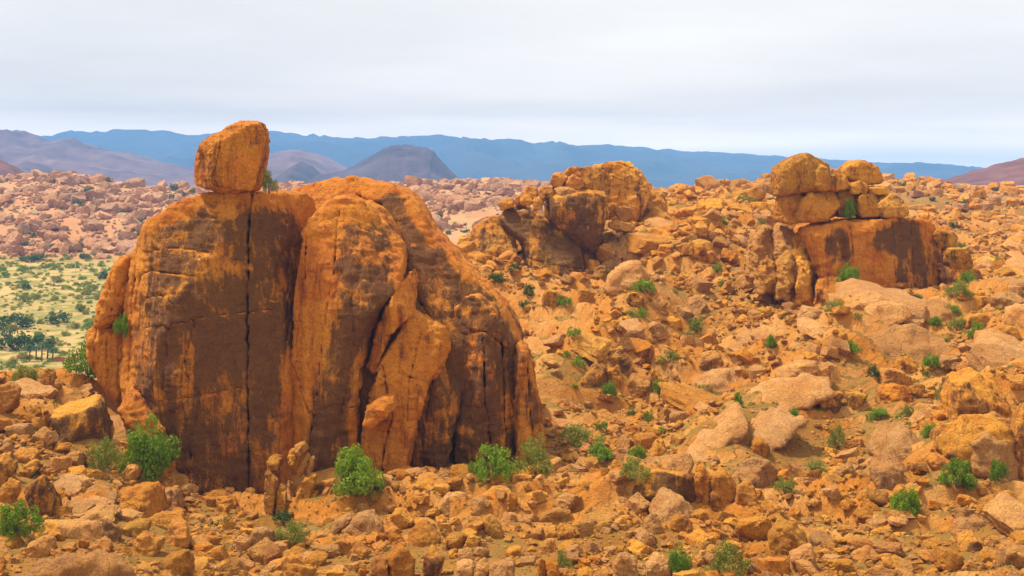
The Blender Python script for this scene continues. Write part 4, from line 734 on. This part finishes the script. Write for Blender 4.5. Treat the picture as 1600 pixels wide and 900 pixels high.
# ---- bedrock showing through the slope: wide half-buried slabs
for k in range(90):
    while True:
        px = r.uniform(880, 1660) if k % 4 else r.uniform(-20, 260); D = r.uniform(112, 330) if k % 4 else r.uniform(104, 150)
        if vnoise(np.array([px / 100, math.log(D) * 9, 8.8])) > 0.42 and not (1150 < px < 1545 and 196 < D < 232) and not taken(px, D, 40)[0]: break
    x = (px - 800) / F * D; z = float(terr_z(x, D)); s = D / F * r.uniform(40, 125 if px > 1050 and D < 220 else 80)
    kk = int(r.integers(8)); me = SMP[kk] if k % 3 else SM[kk]
    o = bpy.data.objects.new("flat_rock", me); COL.objects.link(o)
    o.scale = (s * 0.5, s * r.uniform(0.5, 0.9), s * r.uniform(0.16, 0.28)); o.rotation_euler = (r.uniform(0.1, 0.45), r.normal() * 0.15, (0.5 if px > 1050 else 0) + r.normal() * 0.35); o.location = (x, D, z + s * 0.03)
    where = "on the left mound" if px < 300 else ("high on the hillside" if D > 215 else ("in the rubble field right of the monolith" if px < 1180 else "on the slope below the right outcrop"))
    tag(o, "%s %s half-buried bedrock slab %s" % ("wide" if s * F / D > 62 else "modest", "pale" if k % 3 else "orange", where), "rock slab", "bedrock slabs showing through the slopes")

# ---- countless smaller stones: geometry-node points that carry the same stone shapes
def instancer(name, pts, rot, scl, idx, meshes, mat):
    hid = bpy.data.collections.new(name + "_shapes")
    for k, me in enumerate(meshes):
        q = bpy.data.objects.new("%s_shape_%02d" % (name, k), me); hid.objects.link(q)
    me = bpy.data.meshes.new(name); me.vertices.add(len(pts)); me.vertices.foreach_set("co", np.asarray(pts, np.float32).ravel())
    for an, ty, dat in (("rot", "FLOAT_VECTOR", rot), ("scl", "FLOAT_VECTOR", scl)):
        a = me.attributes.new(an, ty, "POINT"); a.data.foreach_set("vector", np.asarray(dat, np.float32).ravel())
    a = me.attributes.new("idx", "INT", "POINT"); a.data.foreach_set("value", np.asarray(idx, np.int32))
    me.materials.append(mat)
    o = bpy.data.objects.new(name, me); COL.objects.link(o)
    ng = bpy.data.node_groups.new(name, "GeometryNodeTree")
    ng.interface.new_socket("Geometry", in_out="INPUT", socket_type="NodeSocketGeometry")
    ng.interface.new_socket("Geometry", in_out="OUTPUT", socket_type="NodeSocketGeometry")
    gi = ng.nodes.new("NodeGroupInput"); go = ng.nodes.new("NodeGroupOutput")
    iop = ng.nodes.new("GeometryNodeInstanceOnPoints"); ci = ng.nodes.new("GeometryNodeCollectionInfo")
    ci.inputs["Collection"].default_value = hid; ci.inputs["Separate Children"].default_value = True; ci.inputs["Reset Children"].default_value = True
    def na(nm, ty):
        n = ng.nodes.new("GeometryNodeInputNamedAttribute"); n.data_type = ty; n.inputs["Name"].default_value = nm
        return next(s for s in n.outputs if s.enabled and s.name == "Attribute")
    L = ng.links.new
    L(gi.outputs[0], iop.inputs["Points"]); L(ci.outputs[0], iop.inputs["Instance"]); iop.inputs["Pick Instance"].default_value = True
    L(na("idx", "INT"), iop.inputs["Instance Index"]); L(na("scl", "FLOAT_VECTOR"), iop.inputs["Scale"])
    e2r = ng.nodes.new("FunctionNodeEulerToRotation"); L(na("rot", "FLOAT_VECTOR"), e2r.inputs[0]); L(e2r.outputs[0], iop.inputs["Rotation"])
    L(iop.outputs[0], go.inputs[0])
    md = o.modifiers.new("scatter", "NODES"); md.node_group = ng
    o["kind"] = "stuff"; return o
def scatter_stones(n, seed, dmin, dmax, pmin, pmax, power, meshes, name, label, allow):
    r = np.random.default_rng(seed); m = n * 5
    px = r.uniform(-300, 1900, m); D = np.exp(r.uniform(math.log(dmin), math.log(dmax), m))
    keep = allow(px, D) & ~((px > 408) & (px < 530) & (D > 128) & (D < 141) & (pmin > 3)) & (~taken(px, D, pmin * 1.4) if pmin > 3 else True) & ~((px > 160) & (px < 845) & (D > 141) & (D < 170))
    px, D = px[keep][:n], D[keep][:n]; x = (px - 800) / F * D; z = terr_z(x, D); k = len(px)
    s = D / F * np.minimum(pmax, pmin * (1 + r.pareto(power, k)))
    scl = np.stack([s * r.uniform(0.4, 0.68, k), s * r.uniform(0.4, 0.65, k), s * r.uniform(0.28, 0.5, k)], -1)
    rot = np.stack([r.normal(0, 0.25, k), r.normal(0, 0.25, k), r.uniform(0, 6.28, k)], -1)
    o = instancer(name, np.stack([x, D, z + scl[:, 2] * 0.35], -1), rot, scl, r.integers(0, len(meshes), k), meshes, M_ROCK)
    tag(o, label, "stones"); return o
SL2 = [stone_mesh("rubble_stone", 3, 600 + k, M_ROCK if k % 4 else M_SLAB, KINDS[k % 6]) for k in range(16)]
def clump(px, D, th, f=1.0, s=0.0):
    return vnoise(np.stack([px / 90 * f, np.log(D) * 11 * f, np.full_like(px, 5.5 + s)], -1)) + 0.35 * vnoise(np.stack([px / 28 * f, np.log(D) * 34 * f, np.full_like(px, 9.5 + s)], -1)) > th
def near_ok(px, D): return ((px > 330) | (D < 158)) & ((px > 720) | (D < 175)) & clump(px, D, 0.55)
SL3 = [stone_mesh("gravel_stone", 2, 640 + k, M_ROCK if k % 3 else M_SLAB, KINDS[k % 6]) for k in range(14)]
def loose(px, D): return ((px > 330) | (D < 158)) & ((px > 720) | (D < 175)) & ~((px > 835) & (px < 905) & (D > 190) & (D < 245))
scatter_stones(4200, 20, 98, 460, 7, 34, 1.9, SL2, "rubble", "loose orange rocks strewn over the near slopes", lambda px, D: loose(px, D) & clump(px, D, 0.68))
scatter_stones(1300, 25, 98, 150, 13, 42, 2.6, SM, "fallen_rock", "fallen rocks crowded over the near foreground", lambda px, D: loose(px, D) & clump(px, D, 0.5, s=2))
def talus(px, D): return (((px > 1150) & (px < 1560) & (D > 192) & (D < 216)) | ((px > 730) & (px < 1060) & (D > 236) & (D < 262)) | ((px > 930) & (px < 1120) & (D > 160) & (D < 205)) | ((px > 60) & (px < 330) & (D < 146)) | ((px > 850) & (px < 1110) & (D > 255) & (D < 330)) | ((px > 700) & (px < 860) & (D > 235) & (D < 290)))
scatter_stones(3200, 26, 98, 330, 7, 28, 2.6, SM, "talus", "broken rocks heaped below the outcrops and on the left mound", talus)
scatter_stones(420, 27, 238, 300, 12, 42, 2.0, SM, "outcrop_talus", "blocks spilled down the flanks of the middle outcrop", lambda px, D: (((px > 700) & (px < 800)) | ((px > 940) & (px < 1120))) & (D > 238) & (D < 300))
scatter_stones(15000, 21, 98, 460, 3.5, 14, 1.9, SL2, "broken_stone", "fist to head sized broken stones filling gaps between the boulders", lambda px, D: loose(px, D) & clump(px, D, 0.58, s=1))
scatter_stones(24000, 22, 98, 400, 2.2, 6, 2.6, SL3, "gravel", "small broken stones and gravel between the boulders", lambda px, D: ((px > 330) | (D < 158)) & ((px > 720) | (D < 175)) & clump(px, D, 0.30, s=3))
scatter_stones(9000, 23, 820, 1400, 3.0, 26, 1.5, SMF, "far_rubble", "pinkish stones covering the far rocky hills", lambda px, D: ((px < 880)) & clump(px, D, 0.42))
scatter_stones(6000, 24, 300, 760, 3.5, 24, 1.9, SL2, "ridge_rubble", "weathered stones covering the ridge behind the outcrops", lambda px, D: (px > 860) & clump(px, D, 0.5))

# ------------------------------------------------------------------ shrubs
def shrub_meshes(seed, nleaf, leaf, mat, wide=1.0, dense=1.0, name="foliage"):
    r = np.random.default_rng(seed)
    nb = 34; c = r.normal(size=(nb, 3)); c /= np.linalg.norm(c, axis=1, keepdims=True); c[:, 2] = np.abs(c[:, 2]) * 1.1
    c *= r.uniform(0.45, 0.95, nb)[:, None]; c[:, 2] = c[:, 2] * 0.95 + 0.12
    rad = r.uniform(0.14, 0.32, nb) * dense
    wgt = rad ** 2; which = r.choice(nb, nleaf, p=wgt / wgt.sum())
    d = r.normal(size=(nleaf, 3)); d /= np.linalg.norm(d, axis=1, keepdims=True)
    p = c[which] + d * (rad[which] * r.uniform(0.35, 1.0, nleaf) ** 0.6)[:, None]
    p[:, 2] = np.maximum(p[:, 2], 0.02)
    n = d + r.normal(size=(nleaf, 3)) * 0.7; n /= np.linalg.norm(n, axis=1, keepdims=True)
    t = np.cross(n, r.normal(size=(nleaf, 3))); t /= np.linalg.norm(t, axis=1, keepdims=True); b = np.cross(n, t)
    L = leaf * r.uniform(0.6, 1.4, nleaf)[:, None]
    v = np.stack([p - t * L, p + b * L * 0.42, p + t * L, p - b * L * 0.42], 1).reshape(-1, 3)
    f = np.arange(nleaf * 4).reshape(-1, 4)
    tone = np.repeat(np.clip(r.random(nb)[which] * 0.6 + r.random(nleaf) * 0.4, 0, 1), 4)
    o = mesh_obj(name, v, f, mat, smooth=False, attrs={"tone": tone}); me = o.data; bpy.data.objects.remove(o)
    vs, fs = [], []
    for k in range(16):
        e = c[k] * r.uniform(0.8, 1.0); m = e * 0.5 + r.normal(size=3) * 0.08; pts = [np.zeros(3), m, e]; rr = [0.028, 0.018, 0.006]
        b0 = len(vs)
        for q, ra in zip(pts, rr):
            for a in range(4): vs.append(q + ra * np.array([math.cos(a * 1.571), math.sin(a * 1.571), 0]))
        for s_ in range(2):
            for a in range(4): fs.append([b0 + s_ * 4 + a, b0 + s_ * 4 + (a + 1) % 4, b0 + s_ * 4 + 4 + (a + 1) % 4, b0 + s_ * 4 + 4 + a])
    o = mesh_obj("stem", np.array(vs), fs, M_STEM); st = o.data; bpy.data.objects.remove(o)
    return me, st
SHB = [shrub_meshes(700 + k, 4200, 0.052, M_LEAF) for k in range(4)]
SHO = [shrub_meshes(710 + k, 2600, 0.048, M_LEAFO, dense=0.9) for k in range(3)]
SHS = [shrub_meshes(720 + k, 900, 0.085, M_LEAF) for k in range(3)]
SHD = [shrub_meshes(730 + k, 900, 0.085, M_LEAFD) for k in range(4)]
SHOS = [shrub_meshes(740 + k, 800, 0.085, M_LEAFO) for k in range(3)]
r = np.random.default_rng(31)
def shrub(px, py, w, h, kind, label, group=None, D=None, z=None, cat="shrub", name="shrub"):
    if D is None: D = ground_D(px, py) or 150.0
    x = (px - 800) / F * D
    if z is None: z = float(terr_z(x, D)) - 0.05
    lst = {"b": SHB, "o": SHO, "s": SHS, "d": SHD, "p": SHOS}[kind]; me, st = lst[int(r.integers(len(lst)))]
    root = empty(name, (x, D, z)); sw = w / F * D * 0.5 / 0.86; sh = h / F * D / 1.05
    for nm, m in (("foliage", me), ("stem", st)):
        c = bpy.data.objects.new(nm, m); COL.objects.link(c); c.parent = root
    root.scale = (sw, sw, sh); root.rotation_euler = (0, 0, r.uniform(0, 6.28))
    tag(root, label, cat, group); return root
NEAR = [  # px, py(base), w, h, kind, label
 (232, 757, 88, 82, "b", "large bright green shrub against the monolith's lower left foot"), (160, 737, 54, 54, "o", "thin yellowish shrub left of the large bright green one"),
 (138, 602, 64, 48, "b", "green bush on the crest of the left mound beside the monolith"), (40, 608, 52, 32, "o", "olive bush beside the egg-shaped boulder on the left mound"),
 (28, 842, 66, 50, "b", "dense dark green shrub on the ledge among boulders"), (556, 776, 82, 68, "b", "bright green shrub below the monolith's wedge, with a straggly skirt"),
 (578, 792, 48, 34, "o", "straggly dry skirt growth under the bright green shrub"), (768, 753, 68, 50, "b", "neat round green shrub at the monolith's right foot"),
 (836, 740, 60, 54, "o", "loose olive shrub at the corner of the monolith, right of the round one"), (458, 856, 52, 36, "o", "low yellow-green bush right of two touching brown boulders"),
 (442, 818, 30, 20, "d", "small bluish bush below the splintered slabs"), (352, 824, 26, 14, "d", "small grey-green tuft below the dark monolith face"),
 (905, 702, 66, 34, "o", "wide yellow-green bush above the rubble right of the monolith"), (938, 722, 46, 26, "b", "green bush just below the wide yellow-green bush"),
 (994, 718, 26, 22, "b", "small vivid bush right of the red cube-shaped boulder"), (990, 756, 50, 34, "o", "yellow-green bush in front of the shadowed ledge"),
 (1060, 900, 40, 46, "b", "upright green shrub below the blocky boulder, low in the rubble"), (1140, 900, 62, 48, "o", "spreading olive shrub low in the rubble"),
 (880, 892, 26, 30, "o", "wispy shrub beside the stepped orange post"), (1495, 767, 56, 40, "b", "wide vivid green shrub below the hooded boulder"),
 (1412, 806, 46, 44, "b", "tall vivid green shrub below the undercut dark block"), (1561, 754, 26, 34, "b", "narrow green shrub right of the wide vivid one"),
 (1308, 704, 32, 36, "o", "yellow-green shrub under the dark long boulder"), (1272, 742, 44, 20, "o", "low yellowish bush downslope from the yellow-green shrub"),
 (1226, 772, 34, 24, "p", "grey dry bush near the large pale-topped boulder"), (1240, 666, 22, 24, "b", "small green bush at the foot of the middle bare slab"),
 (1153, 636, 16, 22, "b", "little green bush at the edge of the widest pale slab"), (1456, 586, 30, 22, "b", "green bush above the very large rounded boulder"),
 (1472, 628, 22, 30, "o", "upright olive bush left of the very large rounded boulder"), (1526, 532, 24, 26, "b", "dark green bush left of the large rounded boulder"),
 (1328, 552, 32, 20, "b", "spreading green bush below the whaleback dome"), (1204, 546, 20, 20, "b", "round green bush in the rubble below the right outcrop"),
 (1206, 452, 26, 22, "b", "bright round bush below the right outcrop's apron"), (1304, 488, 40, 18, "o", "wide low bush under the right outcrop's ledge"),
 (1498, 476, 42, 24, "o", "yellowish bush left of the oblong boulder"), (1486, 494, 30, 14, "b", "low bright bush on the short pale dome"), (1432, 484, 18, 12, "d", "dark little bush between two pale domes"),
 (1495, 518, 26, 22, "p", "dull olive bush right of the broad low dome"), (1460, 516, 18, 14, "b", "small bush on the broad low dome"), (1415, 555, 24, 14, "o", "flat bush on the broad low dome's lower edge"),
 (1365, 590, 18, 20, "d", "dark bush beside the hat-shaped boulder"), (1375, 654, 26, 14, "b", "green bush below the flat wide boulder"), (1455, 682, 28, 18, "b", "green bush on the massive rock base's left side"),
 (1088, 522, 28, 24, "p", "dry olive bush beside the fluted dark stump"), (1045, 573, 30, 20, "p", "olive bush right of the dark-fronted boulder"), (953, 628, 26, 24, "b", "green bush below the fluted slab cluster"),
 (1028, 617, 20, 18, "b", "small bush right of the smooth-faced slab"), (1102, 621, 30, 16, "b", "pair-like low bush on the wide pale rock face"), (1013, 662, 15, 20, "s", "narrow bush in the broken stones above the shark-fin boulder"),
 (940, 676, 18, 16, "s", "small bush upslope of the wide yellow-green bush"), (1003, 458, 36, 22, "s", "wide green bush below the large mound-like boulder"),
 (903, 576, 24, 16, "s", "lone green bush on the bare sandy slope"), (897, 528, 22, 14, "s", "lone green bush higher on the bare sandy slope"), (882, 492, 24, 16, "s", "green bush right below the reddish blocky boulder"),
 (777, 447, 24, 16, "d", "left of two dark bushes below the middle outcrop"), (803, 441, 20, 14, "d", "right of two dark bushes below the middle outcrop"), (827, 470, 18, 20, "d", "dark bush downslope of two dark bushes"),
 (818, 487, 14, 12, "d", "smallest dark bush downslope below the middle outcrop"), (926, 418, 20, 22, "s", "bush growing in the cleft of the middle outcrop"), (986, 496, 18, 13, "s", "bush under the dark-striped boulder"),
]
for a in NEAR: shrub(*a)
shrub(1327, 440, 34, 26, "b", "rounded green bush growing on the cliff ledge of the right outcrop", D=207.5, z=P(0, 441, 207.5).z)
shrub(1328, 340, 20, 28, "b", "green bush in the crevice between stacked blocks of the right outcrop", D=211.5, z=P(0, 341, 211.5).z)
shrub(1512, 446, 30, 26, "s", "green bush on the buttress beside the lower stacked block", D=208.5, z=P(0, 447, 208.5).z)
shrub(420, 303, 24, 36, "o", "sparse grey-green bush on the monolith's top beside the balanced boulder", D=148, z=P(0, 304, 148).z)
shrub(189, 526, 22, 34, "b", "green bush growing from the cleft in the monolith's left slabs", D=148.2, z=P(0, 526, 148.2).z)
# small bushes on the hillside, on the far hills and over the plain
def mini(n, seed, xr, dr, wr, kinds, label, group, cat="shrub", name="shrub", ok=None, asp=0.75):
    q = np.random.default_rng(seed); c = 0
    while c < n:
        px = q.uniform(*xr); D = math.exp(q.uniform(math.log(dr[0]), math.log(dr[1])))
        if ok and not ok(px, D): continue
        x = (px - 800) / F * D; w = q.uniform(*wr)
        kd = kinds[int(q.integers(len(kinds)))]; mid_w = (wr[0] + wr[1]) / 2
        lab = ("fuller " if w > mid_w * 1.2 else ("little " if w < mid_w * 0.8 else "medium ")) + {"s": "bright green", "b": "leafy green", "p": "olive", "o": "yellowish", "d": "dark green"}[kd] + " " + label.replace("dark green ", "").replace("tiny dark ", "").replace("small ", "").replace("rounded ", "")
        shrub(px, 0, w, w * asp * q.uniform(0.8, 1.15), kd, lab, group, D=D, z=float(terr_z(x, D)) - 0.05, cat=cat, name=name); c += 1
mini(105, 41, (850, 1640), (150, 330), (8, 20), "ssspo", "small bush dotted over the hillside between the rocks", "bushes on the hillside", ok=lambda p, d: not (1165 < p < 1540 and 195 < d < 235))
mini(45, 42, (860, 1640), (300, 720), (7, 15), "dds", "tiny dark bush on the ridge behind the outcrops", "bushes on the ridge")
mini(45, 43, (-20, 330), (830, 1300), (7, 17), "d", "dark green bush on the far rocky hill beyond the plain", "bushes on the far hill")
mini(60, 44, (640, 870), (800, 1300), (5, 11), "d", "tiny dark bush on the pale hill between the monolith and the middle outcrop", "bushes on the pale hill")
mini(70, 45, (-20, 240), (455, 820), (9, 22), "psop", "rounded scrub bush on the dry valley plain", "scrub bushes on the plain", asp=0.6)
for (px, py, w, h, lab) in [(20, 547, 50, 32, "big dark tree near the palms on the plain"), (22, 516, 54, 24, "spreading dark tree on the plain, above the big dark one"), (92, 506, 36, 20, "dark round-crowned pair of trees alone on pale ground"), (162, 437, 16, 14, "dark round tree beside the monolith's slabs, far out on the plain"), (40, 452, 14, 11, "small dark tree far out on the plain"), (125, 488, 14, 11, "compact dark tree near the monolith's slabs"), (62, 548, 44, 24, "dark tree crown behind the palms"), (132, 408, 18, 10, "dark tree at the foot of the far rocky hill"), (52, 408, 40, 12, "wide dark grove-like tree at the foot of the far rocky hill")]:
    shrub(px, py, w, h, "d", lab, D=ground_D(px, py, 300), cat="tree", name="tree")
# the carpet of low scrub that cannot be counted
def scrub(name, label, n, seed, xr, dr, wr, meshes, th):
    q = np.random.default_rng(seed); m = n * 4
    px = q.uniform(*xr, m); D = np.exp(q.uniform(math.log(dr[0]), math.log(dr[1]), m)); k = clump(px, D, th, s=seed)
    px, D = px[k][:n], D[k][:n]; x = (px - 800) / F * D; w = q.uniform(*wr, len(px)) / F * D * 0.5
    o = instancer(name, np.stack([x, D, terr_z(x, D)], -1), np.stack([px * 0, px * 0, q.uniform(0, 6.28, len(px))], -1), np.stack([w, w, w * 0.8], -1), q.integers(0, len(meshes), len(px)), meshes, M_LEAFO)
    tag(o, label, "scrub"); return o
scrub("scrub", "low green and olive scrub carpeting the valley plain", 1300, 51, (-250, 290), (450, 830), (4, 12), [SHOS[0][0], SHS[0][0], SHOS[1][0], SHS[1][0]], 0.66)
TUFT = [shrub_meshes(760 + k, 160, 0.16, M_LEAFO)[0] for k in range(3)] + [shrub_meshes(770, 160, 0.16, M_LEAF)[0]]
scrub("grass", "dry grass tufts and weeds among the stones", 2600, 52, (-100, 1750), (100, 330), (3, 9), TUFT, 0.5)
scrub("far_scrub", "specks of dark scrub over the far hills", 1500, 53, (-100, 1700), (500, 1350), (2.5, 7), [SHD[0][0], SHD[1][0]], 0.5)

# ------------------------------------------------------------------ palms, wall and poles on the plain
def palm(px, py, hpx, label):
    D = ground_D(px, py, 300) or 500; x = (px - 800) / F * D; z = float(terr_z(x, D)); h = hpx / F * D
    root = empty("palm_tree", (x, D, z)); tag(root, label, "palm tree", "palms on the plain")
    vs, fs = [], []
    for s_ in range(5):
        ra = 0.32 - 0.03 * s_
        for a in range(6): vs.append((ra * math.cos(a * 1.047) + 0.06 * s_, ra * math.sin(a * 1.047), h * 0.78 * s_ / 4))
    for s_ in range(4):
        for a in range(6): fs.append((s_ * 6 + a, s_ * 6 + (a + 1) % 6, s_ * 6 + 6 + (a + 1) % 6, s_ * 6 + 6 + a))
    mesh_obj("trunk", np.array(vs), fs, M_STEM, parent=root)
    vs, fs, q = [], [], np.random.default_rng(int(px))
    for k in range(26):
        a = q.uniform(0, 6.28); up = q.uniform(-0.2, 1.0); Ln = h * 0.42; b0 = len(vs)
        for i in range(5):
            t = i / 4; rr = Ln * t; zz = h * 0.78 + Ln * (up * t - (0.5 + 0.5 * up) * t * t * 1.1); wd = 0.22 * math.sin(math.pi * (0.15 + 0.8 * t))
            for sgn in (-1, 1): vs.append((0.2 + rr * math.cos(a) - sgn * wd * math.sin(a), rr * math.sin(a) + sgn * wd * math.cos(a), zz))
        for i in range(4): fs.append((b0 + 2 * i, b0 + 2 * i + 1, b0 + 2 * i + 3, b0 + 2 * i + 2))
    mesh_obj("fronds", np.array(vs), fs, M_LEAFD, smooth=False, parent=root)
for (px, py, h) in [(46, 566, 30), (65, 567, 34), (74, 563, 26), (82, 566, 24), (56, 562, 24)]: palm(px, py, h, "date palm in the small grove by the red wall")
def box(name, x0, x1, y0, y1, z0, z1, mat, label=None, cat=None, group=None, parent=None):
    v = np.array([(x, y, z) for x in (x0, x1) for y in (y0, y1) for z in (z0, z1)]); f = [(0, 1, 3, 2), (4, 6, 7, 5), (0, 4, 5, 1), (2, 3, 7, 6), (0, 2, 6, 4), (1, 5, 7, 3)]
    o = mesh_obj(name, v, f, mat, smooth=False, loc=((x0 + x1) / 2, (y0 + y1) / 2, z0), parent=parent)
    if label: tag(o, label, cat, group)
    return o
def wall(px0, px1, py, hpx, label):
    D = ground_D((px0 + px1) / 2, py, 300) or 500; x0, x1 = (px0 - 800) / F * D, (px1 - 800) / F * D; z = float(terr_z((x0 + x1) / 2, D))
    root = empty("adobe_wall", ((x0 + x1) / 2, D, z - 0.3)); tag(root, label, "wall"); h = hpx / F * D + 0.3; n = 5
    for k in range(n):
        a, b = x0 + (x1 - x0) * k / n, x0 + (x1 - x0) * (k + 1) / n
        box("wall_panel", a + 0.02, b - 0.02, D - 0.25, D + 0.25, z - 0.3, z - 0.3 + h * (1 - 0.06 * ((k * 7) % 3)), M_ADOBE, parent=root)
wall(86, 122, 566, 7, "low red adobe wall right of the palm grove"); wall(26, 46, 563, 6, "short red adobe wall left of the palm grove"); wall(-60, 24, 590, 4, "long low red terrace wall at the edge of the fields")
for px, py, h in [(118, 430, 22), (143, 420, 12)]:
    D = ground_D(px, py, 300) or 700; x = (px - 800) / F * D; z = float(terr_z(x, D)); hh = h / F * D
    root = empty("utility_pole", (x, D, z)); tag(root, "slim pale utility pole on the plain near the far rocky hill", "pole", "poles on the plain")
    vs = [(ra * math.cos(a * 1.047), ra * math.sin(a * 1.047), zz) for ra, zz in ((0.2, -0.5), (0.13, hh)) for a in range(6)]
    mesh_obj("shaft", np.array(vs), [(a, (a + 1) % 6, 6 + (a + 1) % 6, 6 + a) for a in range(6)], M_PALE, parent=root)
    v = np.array([(sx, sy, sz) for sx in (-1.0, 1.0) for sy in (-0.08, 0.08) for sz in (hh - 0.5, hh - 0.35)])
    mesh_obj("crossarm", v, [(0, 1, 3, 2), (4, 6, 7, 5), (0, 4, 5, 1), (2, 3, 7, 6), (0, 2, 6, 4), (1, 5, 7, 3)], M_PALE, smooth=False, parent=root)

# ------------------------------------------------------------------ haze: one closed box of thin air
hv = np.array([(x, y, z) for x in (-16000, 16000) for y in (-300, 17000) for z in (-90, 410)])
hm = bpy.data.materials.new("haze_air"); hm.use_nodes = True; t = hm.node_tree; t.nodes.clear()
pvn = N(t, "ShaderNodeVolumePrincipled"); pvn.inputs["Color"].default_value = (0.20, 0.51, 1.0, 1); pvn.inputs["Density"].default_value = 1.05e-4; pvn.inputs["Anisotropy"].default_value = 0.0
ot = N(t, "ShaderNodeOutputMaterial"); t.links.new(pvn.outputs[0], ot.inputs["Volume"])
hz = mesh_obj("haze", hv, [(0, 1, 3, 2), (4, 6, 7, 5), (0, 4, 5, 1), (2, 3, 7, 6), (0, 2, 6, 4), (1, 5, 7, 3)], hm, smooth=False)
hz["kind"] = "stuff"; tag(hz, "thin blue haze filling the distance before the mountains", "haze")
